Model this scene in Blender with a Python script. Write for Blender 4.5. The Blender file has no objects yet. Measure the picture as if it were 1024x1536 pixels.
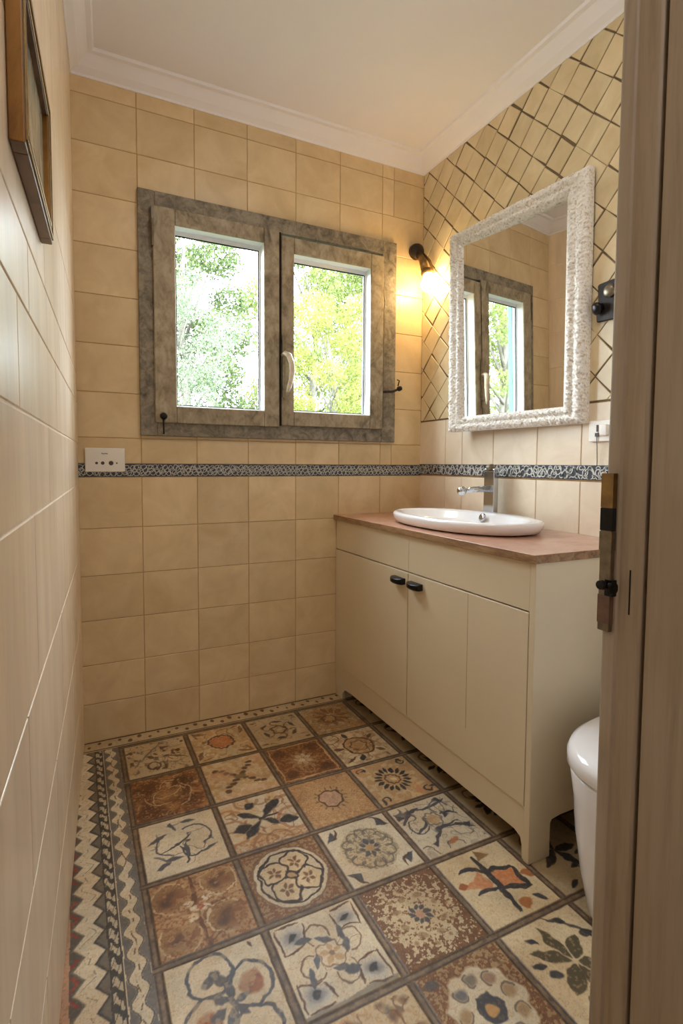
import bpy, bmesh, math, random
import numpy as np
from mathutils import Vector, Matrix
random.seed(7)
rng = np.random.default_rng(7)
S = bpy.context.scene
COL = S.collection
PI = math.pi
# ---------------------------------------------------------------- dimensions
W = 1.527            # room width along the window wall
K = 0.054            # the left wall is slightly out of square
HC = 2.462           # height where tiles meet the cornice
CZ = 2.525           # ceiling
YE = -1.70           # inner face of the entrance wall
def lw(y): return K * y      # x of the left wall at depth y

# ---------------------------------------------------------------- helpers
def srgb(r, g, b):
    f = lambda c: ((c/255)/12.92 if c/255 <= .04045 else (((c/255)+.055)/1.055)**2.4)
    return (f(r), f(g), f(b), 1)

def link(o, parent=None):
    COL.objects.link(o)
    if parent: o.parent = parent
    return o

def bm_obj(name, bm, mats, parent=None, smooth=False, bevel=0, loc=None, segs=2, angle=40):
    me = bpy.data.meshes.new(name)
    bmesh.ops.recalc_face_normals(bm, faces=bm.faces)
    bm.to_mesh(me); bm.free()
    if not isinstance(mats, (list, tuple)): mats = [mats]
    for m in mats: me.materials.append(m)
    if smooth:
        me.shade_smooth()
    o = bpy.data.objects.new(name, me)
    if loc: o.location = loc
    link(o, parent)
    if bevel:
        b = o.modifiers.new('bevel', 'BEVEL'); b.width = bevel; b.segments = segs
        b.limit_method = 'ANGLE'; b.angle_limit = math.radians(35)
        me.shade_smooth()
        w = o.modifiers.new('wn', 'WEIGHTED_NORMAL'); w.keep_sharp = False
    return o

def box(bm, x0, x1, y0, y1, z0, z1, mi=0):
    v = [bm.verts.new(p) for p in [(x0,y0,z0),(x1,y0,z0),(x1,y1,z0),(x0,y1,z0),(x0,y0,z1),(x1,y0,z1),(x1,y1,z1),(x0,y1,z1)]]
    fs = [bm.faces.new([v[i] for i in q]) for q in [(0,3,2,1),(4,5,6,7),(0,1,5,4),(1,2,6,5),(2,3,7,6),(3,0,4,7)]]
    for f in fs: f.material_index = mi
    return v

def prism(bm, pts, axis, a0, a1, mi=0):
    """extrude a 2D outline along an axis. axis 'z': pts=(x,y); 'y': (x,z); 'x': (y,z)"""
    def P(p, a):
        return {'z': (p[0], p[1], a), 'y': (p[0], a, p[1]), 'x': (a, p[0], p[1])}[axis]
    A = [bm.verts.new(P(p, a0)) for p in pts]; B = [bm.verts.new(P(p, a1)) for p in pts]
    n = len(pts)
    fs = [bm.faces.new(A), bm.faces.new(B)]
    for i in range(n): fs.append(bm.faces.new([A[i], A[(i+1) % n], B[(i+1) % n], B[i]]))
    for f in fs: f.material_index = mi

def lathe(bm, prof, n=32, mat=None, mi=0, cap=True):
    """prof: list of (r, h) revolved about local z, mat: 4x4 placing it"""
    mat = mat or Matrix.Identity(4)
    rings = []
    for r, h in prof:
        if r < 1e-6: rings.append([bm.verts.new(mat @ Vector((0, 0, h)))])
        else: rings.append([bm.verts.new(mat @ Vector((r*math.cos(2*PI*i/n), r*math.sin(2*PI*i/n), h))) for i in range(n)])
    for a, b in zip(rings, rings[1:]):
        for i in range(n):
            j = (i+1) % n
            if len(a) == 1 and len(b) == 1: continue
            if len(a) == 1: f = bm.faces.new([a[0], b[i], b[j]])
            elif len(b) == 1: f = bm.faces.new([a[i], a[j], b[0]])
            else: f = bm.faces.new([a[i], a[j], b[j], b[i]])
            f.material_index = mi
    if cap:
        for r in (rings[0], rings[-1]):
            if len(r) > 2: bm.faces.new(r).material_index = mi

def frame_from(p, d, up=(0, 0, 1)):
    d = Vector(d).normalized(); u = Vector(up)
    if abs(d.dot(u)) > .98: u = Vector((0, 1, 0))
    x = u.cross(d).normalized(); y = d.cross(x)
    m = Matrix((x, y, d)).transposed().to_4x4(); m.translation = Vector(p)
    return m

def tube(bm, pts, rad, n=12, mi=0, flat=None):
    """swept tube; rad number or list; flat=(a,b) ellipse scale"""
    pts = [Vector(p) for p in pts]
    if not isinstance(rad, (list, tuple)): rad = [rad]*len(pts)
    fx, fy = flat or (1, 1)
    rings = []; prev = None
    for i, p in enumerate(pts):
        d = (pts[min(i+1, len(pts)-1)] - pts[max(i-1, 0)]).normalized()
        if prev is None:
            u = Vector((0, 0, 1)) if abs(d.z) < .9 else Vector((1, 0, 0))
            x = u.cross(d).normalized()
        else:
            x = (prev - d*prev.dot(d)).normalized()
        prev = x; y = d.cross(x)
        rings.append([bm.verts.new(p + rad[i]*(fx*math.cos(2*PI*k/n)*x + fy*math.sin(2*PI*k/n)*y)) for k in range(n)])
    for a, b in zip(rings, rings[1:]):
        for k in range(n):
            bm.faces.new([a[k], a[(k+1) % n], b[(k+1) % n], b[k]]).material_index = mi
    bm.faces.new(rings[0]).material_index = mi; bm.faces.new(rings[-1]).material_index = mi

def thing(name, label, cat, loc=(0, 0, 0), group=None):
    o = bpy.data.objects.new(name, None); link(o); o.location = loc
    o.empty_display_size = .05
    o['label'] = label; o['category'] = cat
    if group: o['group'] = group
    return o
def tag(o, label, cat, group=None):
    o['label'] = label; o['category'] = cat
    if group: o['group'] = group
    return o
def struct(o):
    o['kind'] = 'structure'; return o

# ---------------------------------------------------------------- materials
def new_mat(name):
    m = bpy.data.materials.new(name); m.use_nodes = True
    nt = m.node_tree; b = nt.nodes['Principled BSDF']
    return m, nt, b
def N(nt, typ, **kw):
    n = nt.nodes.new(typ)
    for k, v in kw.items():
        if k.startswith('i_'): n.inputs[k[2:].replace('_', ' ')].default_value = v
        else: setattr(n, k, v)
    return n
def ramp(nt, stops, interp='LINEAR'):
    r = nt.nodes.new('ShaderNodeValToRGB'); cr = r.color_ramp; cr.interpolation = interp
    while len(cr.elements) < len(stops): cr.elements.new(.5)
    for e, (p, c) in zip(cr.elements, stops): e.position = p; e.color = c
    return r
def mixc(nt, fac, a, b, mode='MIX'):
    n = nt.nodes.new('ShaderNodeMix'); n.data_type = 'RGBA'; n.blend_type = mode
    for s, v in ((0, fac), (6, a), (7, b)):
        if hasattr(v, 'node'): nt.links.new(v, n.inputs[s])
        else: n.inputs[s].default_value = v
    return n.outputs[2]
def coords(nt, scale=(1, 1, 1), rot=(0, 0, 0)):
    t = nt.nodes.new('ShaderNodeTexCoord'); mp = nt.nodes.new('ShaderNodeMapping')
    mp.inputs['Scale'].default_value = scale; mp.inputs['Rotation'].default_value = rot
    nt.links.new(t.outputs['Object'], mp.inputs['Vector'])
    return mp.outputs['Vector']
def bump(nt, b, h, strength=.2, dist=.002):
    n = nt.nodes.new('ShaderNodeBump'); n.inputs['Strength'].default_value = strength; n.inputs['Distance'].default_value = dist
    nt.links.new(h, n.inputs['Height']); nt.links.new(n.outputs['Normal'], b.inputs['Normal'])

def simple(name, col, rough=.5, metal=0, noise=0, scale=30, bmp=0, coat=0, spec=.5):
    m, nt, b = new_mat(name)
    b.inputs['Roughness'].default_value = rough; b.inputs['Metallic'].default_value = metal
    b.inputs['Specular IOR Level'].default_value = spec
    if coat: b.inputs['Coat Weight'].default_value = coat; b.inputs['Coat Roughness'].default_value = .08
    v = coords(nt)
    n = N(nt, 'ShaderNodeTexNoise', i_Scale=scale, i_Detail=5.0); nt.links.new(v, n.inputs['Vector'])
    c2 = tuple(x*(1-noise) for x in col[:3]) + (1,)
    r = ramp(nt, [(.3, c2), (.7, col)]); nt.links.new(n.outputs['Fac'], r.inputs['Fac'])
    nt.links.new(r.outputs['Color'], b.inputs['Base Color'])
    if bmp: bump(nt, b, n.outputs['Fac'], bmp)
    return m

def tile_mat(name, base, dark, rough=.35, mott=(5, 5, 5), tint=.14, streak=None, bmp=.12):
    m, nt, b = new_mat(name)
    v = coords(nt, mott)
    n1 = N(nt, 'ShaderNodeTexNoise', i_Scale=1.6, i_Detail=6.0, i_Roughness=.6, i_Distortion=.6); nt.links.new(v, n1.inputs['Vector'])
    g = nt.nodes.new('ShaderNodeNewGeometry')
    # shift the mottling per tile so it never continues across a joint
    add = N(nt, 'ShaderNodeVectorMath', operation='ADD'); sc = N(nt, 'ShaderNodeMath', operation='MULTIPLY'); sc.inputs[1].default_value = 37
    nt.links.new(g.outputs['Random Per Island'], sc.inputs[0]); nt.links.new(v, add.inputs[0]); nt.links.new(sc.outputs[0], add.inputs[1])
    nt.links.new(add.outputs[0], n1.inputs['Vector'])
    r = ramp(nt, [(.30, dark), (.68, base)]); nt.links.new(n1.outputs['Fac'], r.inputs['Fac'])
    tr = ramp(nt, [(0, (1-tint, 1-tint, 1-tint*1.2, 1)), (1, (1, 1, 1, 1))]); nt.links.new(g.outputs['Random Per Island'], tr.inputs['Fac'])
    c = mixc(nt, 1.0, r.outputs['Color'], tr.outputs['Color'], 'MULTIPLY')
    if streak:
        v2 = coords(nt, streak); n2 = N(nt, 'ShaderNodeTexNoise', i_Scale=1.0, i_Detail=7.0, i_Roughness=.65); nt.links.new(v2, n2.inputs['Vector'])
        r2 = ramp(nt, [(.35, (.72, .70, .68, 1)), (.6, (1, 1, 1, 1))]); nt.links.new(n2.outputs['Fac'], r2.inputs['Fac'])
        c = mixc(nt, .55, c, r2.outputs['Color'], 'MULTIPLY')
    nt.links.new(c, b.inputs['Base Color'])
    b.inputs['Roughness'].default_value = rough
    n3 = N(nt, 'ShaderNodeTexNoise', i_Scale=22.0, i_Detail=4.0); nt.links.new(coords(nt), n3.inputs['Vector'])
    bump(nt, b, n3.outputs['Fac'], bmp, .003)
    return m

M = {}
M['tile_back'] = tile_mat('tile_back', srgb(230, 206, 164), srgb(212, 184, 140), .34)
M['tile_left'] = tile_mat('tile_left', srgb(243, 224, 198), srgb(234, 210, 180), .30, mott=(5, 5, 1.6), tint=.05, streak=(30, 16, 2.2), bmp=.10)
M['tile_right'] = tile_mat('tile_right', srgb(238, 222, 198), srgb(224, 204, 176), .34, tint=.06)
M['tile_diamond'] = tile_mat('tile_diamond', srgb(234, 217, 180), srgb(214, 192, 150), .33, tint=.16, bmp=.2)
M['grout'] = simple('grout', srgb(186, 152, 110), .9, noise=.2, scale=60)
M['grout_left'] = simple('grout_left', srgb(238, 224, 204), .7, noise=.1, scale=60)
M['grout_dark'] = simple('grout_dark', srgb(120, 100, 76), .9, noise=.35, scale=40, bmp=.3)
M['plaster'] = simple('plaster', srgb(238, 236, 240), .85, noise=.03, scale=3, bmp=.02)
M['white_paint'] = simple('white_paint', srgb(236, 238, 240), .4, noise=.02)
M['cabinet'] = simple('cabinet', srgb(220, 204, 174), .42, noise=.03, scale=6, bmp=.02)
M['porcelain'] = simple('porcelain', srgb(240, 238, 238), .12, noise=.01, coat=.5)
M['chrome'] = simple('chrome', srgb(200, 204, 210), .12, 1.0, noise=.05, scale=12)
M['black_metal'] = simple('black_metal', srgb(34, 30, 30), .35, .6, noise=.3)
M['iron'] = simple('iron', srgb(52, 44, 40), .5, .5, noise=.4, scale=80, bmp=.3)
M['brass'] = simple('brass', srgb(150, 122, 78), .35, .9, noise=.35, scale=60)
M['steel_worn'] = simple('steel_worn', srgb(140, 128, 108), .4, .8, noise=.4, scale=70)
M['plastic'] = simple('plastic', srgb(238, 232, 222), .35, noise=.02)
M['ink'] = simple('ink', srgb(80, 66, 62), .6, noise=.2)
M['dark_gap'] = simple('dark_gap', srgb(28, 24, 22), .9, noise=.2)
M['band_dark'] = simple('band_dark', srgb(64, 66, 72), .4, noise=.35, scale=80)
M['band_light'] = simple('band_light', srgb(214, 212, 204), .4, noise=.12, scale=90)
M['ivory'] = simple('ivory', srgb(226, 212, 186), .3, noise=.25, scale=50)
M['green_paint'] = simple('green_paint', srgb(70, 116, 96), .5, noise=.06)

def wood_grey(name, c1, c2, c3, scale=(3, 3, 3), rough=.6, bmp=.35):
    m, nt, b = new_mat(name)
    v = coords(nt, scale)
    n1 = N(nt, 'ShaderNodeTexNoise', i_Scale=4.0, i_Detail=9.0, i_Roughness=.68, i_Distortion=.8); nt.links.new(v, n1.inputs['Vector'])
    n2 = N(nt, 'ShaderNodeTexNoise', i_Scale=11.0, i_Detail=6.0, i_Roughness=.6); nt.links.new(v, n2.inputs['Vector'])
    r = ramp(nt, [(.30, c3), (.45, c2), (.62, c1)]); nt.links.new(n1.outputs['Fac'], r.inputs['Fac'])
    r2 = ramp(nt, [(.34, (.62, .58, .52, 1)), (.52, (1, 1, 1, 1))]); nt.links.new(n2.outputs['Fac'], r2.inputs['Fac'])
    c = mixc(nt, .75 if bmp > .15 else .25, r.outputs['Color'], r2.outputs['Color'], 'MULTIPLY')
    nt.links.new(c, b.inputs['Base Color']); b.inputs['Roughness'].default_value = rough
    bump(nt, b, n1.outputs['Fac'], bmp, .004)
    return m
M['wood_window'] = wood_grey('wood_window', srgb(174, 160, 136), srgb(148, 134, 110), srgb(98, 86, 68), (4, 4, 2.6))
M['wood_window_outer'] = wood_grey('wood_window_outer', srgb(150, 140, 122), srgb(120, 110, 94), srgb(74, 66, 54), (5, 5, 5))
M['wood_jamb'] = wood_grey('wood_jamb', srgb(180, 168, 152), srgb(173, 160, 142), srgb(156, 142, 123), (9, 9, .5), .55, .12)
M['counter'] = wood_grey('counter', srgb(184, 142, 120), srgb(178, 134, 112), srgb(164, 120, 98), (2, 2, 2), .24, .03)
M['counter_edge'] = wood_grey('counter_edge', srgb(172, 136, 98), srgb(146, 110, 76), srgb(98, 70, 46), (8, 2, 10), .45, .3)
M['picture_wood'] = wood_grey('picture_wood', srgb(182, 134, 56), srgb(160, 112, 42), srgb(116, 76, 28), (4, 4, 1), .35, .1)
M['picture_side'] = wood_grey('picture_side', srgb(120, 92, 78), srgb(96, 72, 60), srgb(62, 46, 40), (4, 2, 4), .3, .1)

# carved mirror frame, painting
def carved():
    m, nt, b = new_mat('carved_white')
    v = coords(nt)
    n = N(nt, 'ShaderNodeTexNoise', i_Scale=130.0, i_Detail=4.0); nt.links.new(v, n.inputs['Vector'])
    r = ramp(nt, [(.32, srgb(196, 180, 158)), (.46, srgb(238, 230, 218)), (.7, srgb(248, 245, 240))]); nt.links.new(n.outputs['Fac'], r.inputs['Fac'])
    nt.links.new(r.outputs['Color'], b.inputs['Base Color']); b.inputs['Roughness'].default_value = .55
    bump(nt, b, n.outputs['Fac'], .5, .004); return m
M['carved'] = carved()
def painting():
    m, nt, b = new_mat('painting')
    v = coords(nt, (1, 9, 2.5))
    n = N(nt, 'ShaderNodeTexNoise', i_Scale=1.3, i_Detail=4.0, i_Distortion=1.2); nt.links.new(v, n.inputs['Vector'])
    r = ramp(nt, [(.3, srgb(112, 112, 100)), (.45, srgb(156, 152, 134)), (.6, srgb(196, 184, 156)), (.75, srgb(140, 126, 98))]); nt.links.new(n.outputs['Fac'], r.inputs['Fac'])
    nt.links.new(r.outputs['Color'], b.inputs['Base Color']); b.inputs['Roughness'].default_value = .18; return m
M['painting'] = painting()
def mirror_mat():
    m, nt, b = new_mat('mirror_glass')
    b.inputs['Metallic'].default_value = 1; b.inputs['Roughness'].default_value = .01
    v = coords(nt); n = N(nt, 'ShaderNodeTexNoise', i_Scale=2.0); nt.links.new(v, n.inputs['Vector'])
    r = ramp(nt, [(0, (.86, .88, .86, 1)), (1, (.9, .91, .9, 1))]); nt.links.new(n.outputs['Fac'], r.inputs['Fac'])
    nt.links.new(r.outputs['Color'], b.inputs['Base Color']); return m
M['mirror'] = mirror_mat()
def pane_mat():
    m = bpy.data.materials.new('pane_glass'); m.use_nodes = True; nt = m.node_tree; nt.nodes.clear()
    out = nt.nodes.new('ShaderNodeOutputMaterial'); mx = nt.nodes.new('ShaderNodeMixShader')
    t = nt.nodes.new('ShaderNodeBsdfTransparent'); t.inputs[0].default_value = (.96, .98, .97, 1)
    g = nt.nodes.new('ShaderNodeBsdfGlossy'); g.inputs['Roughness'].default_value = .02
    lwt = nt.nodes.new('ShaderNodeLayerWeight'); lwt.inputs[0].default_value = .5
    pw = nt.nodes.new('ShaderNodeMath'); pw.operation = 'POWER'; pw.inputs[1].default_value = 5; nt.links.new(lwt.outputs['Facing'], pw.inputs[0])
    f = nt.nodes.new('ShaderNodeMath'); f.operation = 'MULTIPLY_ADD'; f.inputs[1].default_value = .9; f.inputs[2].default_value = .03; nt.links.new(pw.outputs[0], f.inputs[0])
    nt.links.new(f.outputs[0], mx.inputs[0]); nt.links.new(t.outputs[0], mx.inputs[1]); nt.links.new(g.outputs[0], mx.inputs[2])
    nt.links.new(mx.outputs[0], out.inputs[0]); return m
M['pane'] = pane_mat()
def emis(name, col, st):
    m, nt, b = new_mat(name)
    b.inputs['Base Color'].default_value = (.9, .85, .8, 1)
    b.inputs['Emission Color'].default_value = col; b.inputs['Emission Strength'].default_value = st; return m
def leaf_mat(name, c1, c2):
    m = bpy.data.materials.new(name); m.use_nodes = True; nt = m.node_tree; nt.nodes.clear()
    out = nt.nodes.new('ShaderNodeOutputMaterial'); mx = nt.nodes.new('ShaderNodeMixShader'); mx.inputs[0].default_value = .45
    d = nt.nodes.new('ShaderNodeBsdfDiffuse'); t = nt.nodes.new('ShaderNodeBsdfTranslucent')
    g = nt.nodes.new('ShaderNodeNewGeometry'); r = ramp(nt, [(0, c1), (1, c2)])
    nt.links.new(g.outputs['Random Per Island'], r.inputs['Fac'])
    for s in (d, t): nt.links.new(r.outputs['Color'], s.inputs[0])
    nt.links.new(d.outputs[0], mx.inputs[1]); nt.links.new(t.outputs[0], mx.inputs[2]); nt.links.new(mx.outputs[0], out.inputs[0]); return m
M['bark'] = simple('bark', srgb(112, 106, 94), .9, noise=.5, scale=12)

# ---------------------------------------------------------------- tiled walls
def clip(poly, a, b, c):
    """keep a*u+b*v<=c"""
    out = []
    for i in range(len(poly)):
        p, q = poly[i], poly[(i+1) % len(poly)]
        dp, dq = a*p[0]+b*p[1]-c, a*q[0]+b*q[1]-c
        if dp <= 0: out.append(p)
        if dp*dq < 0:
            t = dp/(dp-dq); out.append((p[0]+t*(q[0]-p[0]), p[1]+t*(q[1]-p[1])))
    return out
def area(p): return .5*sum(p[i][0]*p[(i+1) % len(p)][1]-p[(i+1) % len(p)][0]*p[i][1] for i in range(len(p)))
def inset(poly, d):
    if len(poly) < 3: return []
    if area(poly) < 0: poly = poly[::-1]
    out = list(poly)
    for i in range(len(poly)):
        p, q = poly[i], poly[(i+1) % len(poly)]
        ex, ey = q[0]-p[0], q[1]-p[1]; L = math.hypot(ex, ey)
        if L < 1e-6: continue
        nx, ny = ey/L, -ex/L     # outward normal for ccw
        out = clip(out, nx, ny, nx*p[0]+ny*p[1]-d)
        if len(out) < 3: return []
    return out
def rect(a0, a1, b0, b1): return [(a0, b0), (a1, b0), (a1, b1), (a0, b1)]
def cut_hole(poly, h):
    """convex poly minus rectangle h=(a0,a1,b0,b1)"""
    res = []; rem = poly
    for (a, b, c) in ((1, 0, h[0]), (-1, 0, -h[1]), (0, 1, h[2]), (0, -1, -h[3])):
        o = clip(rem, a, b, c)
        if len(o) > 2 and abs(area(o)) > 1e-5: res.append(o)
        rem = clip(rem, -a, -b, -c)
        if len(rem) < 3: break
    return res
def miter(poly, d):
    out = []; n = len(poly)
    for i in range(n):
        a, b, c = poly[i-1], poly[i], poly[(i+1) % n]
        def nrm(p, q):
            ex, ey = q[0]-p[0], q[1]-p[1]; L = math.hypot(ex, ey); return (-ey/L, ex/L)
        n1, n2 = nrm(a, b), nrm(b, c)
        out.append((b[0]+d*(n1[0]+n2[0]), b[1]+d*(n1[1]+n2[1])))
    return out
def raise_tile(bm, poly, place, gap, h, mi, notched=False):
    """one tile with rounded arris: three rings"""
    rings = []
    for d, z in ((gap, 0), (gap+.0006, h*.6), (gap+.0016, h)):
        q = miter(poly, d) if notched else inset(poly, d)
        if len(q) < 3 or abs(area(q)) < 2e-5: return
        rings.append([place(u, v, z) for u, v in q])
    n = len(rings[0])
    if any(len(r) != n for r in rings):
        rings = rings[-1:]; n = len(rings[0])
    V = [[bm.verts.new(p) for p in r] for r in rings]
    for a, b in zip(V, V[1:]):
        for i in range(n): bm.faces.new([a[i], a[(i+1) % n], b[(i+1) % n], b[i]]).material_index = mi
    bm.faces.new(V[-1]).material_index = mi

HOLE = (.2235, 1.358, 1.192, 2.098)
xl = [-.02, .224, .437, .651, .866, 1.077, 1.296, W+.01]
rows_low = [0, .1505, .303, .475, .647, .828, 1.024]
rows_up = [1.073, 1.172, 1.342, 1.521, 1.701, 1.882, 2.060, 2.239, 2.405, HC+.03]
# back wall
bm = bmesh.new()
box(bm, -.15, .232, 0, .13, -.02, CZ+.06); box(bm, HOLE[1], W+.15, 0, .13, -.02, CZ+.06)
box(bm, .232, HOLE[1], 0, .13, -.02, HOLE[2]); box(bm, .232, HOLE[1], 0, .13, HOLE[3], CZ+.06)
def pb(u, v, d): return (u, -d, v)
for i in range(len(xl)-1):
    for j in range(len(rows_low)-1):
        raise_tile(bm, rect(xl[i], xl[i+1], rows_low[j], rows_low[j+1]), pb, .0011, .0022, 1)
    for j in range(len(rows_up)-1):
        z0, z1 = rows_up[j], rows_up[j+1]
        a, b = xl[i], xl[i+1]
        if a < HOLE[1] < b and z0 < HOLE[3] < z1:      # tile notched round the window corner
            raise_tile(bm, [(a, HOLE[3]), (HOLE[1], HOLE[3]), (HOLE[1], z0), (b, z0), (b, z1), (a, z1)], pb, .0011, .0022, 1, True)
        elif a < HOLE[1] < b and z0 < HOLE[2] < z1:
            raise_tile(bm, [(a, z0), (b, z0), (b, z1), (HOLE[1], z1), (HOLE[1], HOLE[2]), (a, HOLE[2])], pb, .0011, .0022, 1, True)
        else:
            for q in cut_hole(rect(a, b, z0, z1), HOLE):
                raise_tile(bm, q, pb, .0011, .0022, 1)
struct(bm_obj('wall_back', bm, [M['grout'], M['tile_back']]))

# left wall: big vertical-grained tiles, slightly out of square
bm = bmesh.new()
Lr = [(-3.3, 0)]
def pl(u, v, d): return (lw(u)+d, u, v)
v = [bm.verts.new(p) for p in [(lw(.05), .05, -.02), (lw(-3.4), -3.4, -.02), (lw(-3.4), -3.4, CZ+.06), (lw(.05), .05, CZ+.06)]]
v2 = [bm.verts.new(q.co + Vector((-.12, 0, 0))) for q in v]
bm.faces.new(v); bm.faces.new(v2)
for i in range(4): bm.faces.new([v[i], v[(i+1) % 4], v2[(i+1) % 4], v2[i]])
zl = [0, .245, .484, .733, .999, 1.149, 1.301, 1.41, 1.63, 1.85, 2.06, 2.27, HC+.03]
for j in range(len(zl)-1):
    off = [0, .31, .12][j % 3]
    ys = [.0]+[-.18-off-.55*k for k in range(6)]
    for a, b in zip(ys, ys[1:]):
        raise_tile(bm, rect(max(b, -3.3), a, zl[j], zl[j+1]), pl, .0016, .0022, 1)
struct(bm_obj('wall_left', bm, [M['grout_left'], M['tile_left']]))

# right wall: plain tiles low, a diagonal lattice above
bm = bmesh.new()
box(bm, W, W+.12, -3.3, .05, -.02, CZ+.06)
def pr(u, v, d): return (W-d, u, v)
yl = [0, -.205, -.325, -.523, -.757, -.952, -1.155, -1.36, -1.56, -1.72]
for a, b in zip(yl, yl[1:]):
    for z0, z1 in zip(rows_low, rows_low[1:]):
        raise_tile(bm, rect(b, a, z0, z1), pr, .0012, .0022, 1)
    raise_tile(bm, rect(b, a, 1.073, 1.284), pr, .0012, .0022, 1)
for i in range(-12, 30):          # z+y families
    for j in range(-12, 30):      # z-y families
        s0, s1 = 1.39+.127*i, 1.39+.127*(i+1); d0, d1 = 1.42+.1355*j, 1.42+.1355*(j+1)
        jt = lambda: random.uniform(-.003, .003)
        poly = [((s-d)/2+jt(), (s+d)/2+jt()) for s, d in ((s0, d0), (s1, d0), (s1, d1), (s0, d1))]
        if area(poly) < 0: poly = poly[::-1]
        for a, b, c in ((1, 0, -.004), (-1, 0, 1.72), (0, 1, HC+.02), (0, -1, -1.288)):
            poly = clip(poly, a, b, c)
            if len(poly) < 3: break
        if len(poly) < 3: continue
        raise_tile(bm, poly, pr, random.uniform(.0014, .0028), .0035, 2)
# the panel the lattice is laid on has dark joints
f = bm.faces.new([bm.verts.new(p) for p in [(W-.0008, 0, 1.285), (W-.0008, -1.72, 1.285), (W-.0008, -1.72, HC+.02), (W-.0008, 0, HC+.02)]]); f.material_index = 3
struct(bm_obj('wall_right', bm, [M['grout'], M['tile_right'], M['tile_diamond'], M['grout_dark']]))

# entrance wall with the doorway the photo is taken through, and the hall behind
bm = bmesh.new()
box(bm, .722, W+.05, -1.86, YE, -.02, CZ+.06); box(bm, lw(-1.8)-.02, .73, -1.86, YE, 2.06, CZ+.06)
struct(bm_obj('wall_front', bm, M['plaster']))
bm = bmesh.new(); box(bm, -.35, W+.15, -3.4, -3.3, -.02, CZ+.06)
struct(bm_obj('wall_hall', bm, M['plaster']))
bm = bmesh.new(); box(bm, -.35, W+.15, -3.4, .05, CZ, CZ+.06)
struct(bm_obj('ceiling', bm, M['plaster']))
# cornice
def cornice(name, run, place):
    prof = [(0, HC), (.006, HC), (.008, HC+.008), (.030, HC+.022), (.052, HC+.045), (.060, HC+.052), (.075, HC+.054), (.080, CZ), (0, CZ)]
    bm = bmesh.new(); a0, a1 = run
    A = [bm.verts.new(place(d, z, a0, 0)) for d, z in prof]; B = [bm.verts.new(place(d, z, a1, 1)) for d, z in prof]
    for i in range(len(prof)-1): bm.faces.new([A[i], A[i+1], B[i+1], B[i]])
    o = struct(bm_obj(name, bm, M['plaster'])); return o
cornice('trim_1', (0, W), lambda d, z, a, e: (a+(lw(-d)+d if e == 0 else -d), -d, z))
cornice('trim_2', (0, -1.70), lambda d, z, a, e: (lw(a)+d, a-(d if e == 0 else 0), z))
cornice('trim_3', (0, -1.70), lambda d, z, a, e: (W-d, a-(d if e == 0 else 0), z))

# decorative border band of scrollwork at eye level
def band(name, L, place, ztop, zbot, cell, back):
    bm = bmesh.new(); h = ztop-zbot
    q = [place(0, zbot, 0), place(L, zbot, 0), place(L, ztop, 0), place(0, ztop, 0)]
    q2 = [place(0, zbot, .004), place(L, zbot, .004), place(L, ztop, .004), place(0, ztop, .004)]
    A = [bm.verts.new(p) for p in q]; B = [bm.verts.new(p) for p in q2]
    bm.faces.new(B)
    for i in range(4): bm.faces.new([A[i], A[(i+1) % 4], B[(i+1) % 4], B[i]])
    def ribbon(pts, w, closed=False):
        n = len(pts); pr_ = []
        for i in range(n):
            a = pts[(i-1) % n] if (closed or i > 0) else pts[i]; b = pts[(i+1) % n] if (closed or i < n-1) else pts[i]
            dx, dy = b[0]-a[0], b[1]-a[1]; l = math.hypot(dx, dy) or 1
            taper = 1 if closed else (.45+.55*math.sin(PI*min(1, (i+.5)/n)))
            pr_.append((pts[i], (-dy/l*w*taper, dx/l*w*taper)))
        def cl(u, v): return (min(max(u, 0), L), min(max(v, zbot+.002), ztop-.002))
        vs = [(bm.verts.new(place(*cl(p[0]+o[0], p[1]+o[1]), .0052)), bm.verts.new(place(*cl(p[0]-o[0], p[1]-o[1]), .0052))) for p, o in pr_]
        m = n if closed else n-1
        for i in range(m):
            a, b = vs[i], vs[(i+1) % n]
            f = bm.faces.new([a[0], b[0], b[1], a[1]]); f.material_index = 1
    zc = (ztop+zbot)/2
    rnd = random.Random(3 if back else 5)
    x = 0; k = 0
    while x < L:
        if back:
            r = rnd.uniform(.007, .012); cz = zc+[-.6, .62, 0][k % 3]*h*.38+rnd.uniform(-.003, .003); ph = rnd.random()*6
            ribbon([(x+r*math.cos(a)*(1+.18*math.sin(3*a+ph)), cz+r*math.sin(a)*(1+.18*math.cos(2*a+ph))) for a in np.linspace(0, 2*PI, 13)[:-1]], .0011, True)
            if k % 4 == 0: ribbon([(x+s_*.012, zc+h*.46*math.sin(s_*1.5)*(1 if k % 8 else -1)) for s_ in np.linspace(-1, 1, 6)], .0012)
            x += .0068
        else:
            r = rnd.uniform(.011, .019); cz = zc+[-.25, .3, 0][k % 3]*h*.6
            if k % 4 != 1: ribbon([(x+r*.9*math.cos(a), cz+r*math.sin(a)) for a in np.linspace(0, 2*PI, 17)[:-1]], .0019, True)
            if k % 2: ribbon([(x-.014+.028*s_, zc+(h*.46-h*.92*s_)*(1 if k % 4 == 1 else -1)+.003*math.sin(6*s_)) for s_ in np.linspace(0, 1, 7)], .0026)
            ribbon([(x+.008*math.cos(a+k), zc-[-.3, .28][k % 2]*h+.006*math.sin(a+k)) for a in np.linspace(0, 4.6, 9)], .0017)
            x += .0165
        k += 1
    struct(bm_obj(name, bm, [M['band_dark'], M['band_light']]))
band('trim_4', W, lambda u, z, d: (u, -d, z), 1.0735, 1.0245, .030, True)
band('trim_5', 1.69, lambda u, z, d: (W-d, -u, z), 1.079, 1.030, .040, False)

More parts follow.
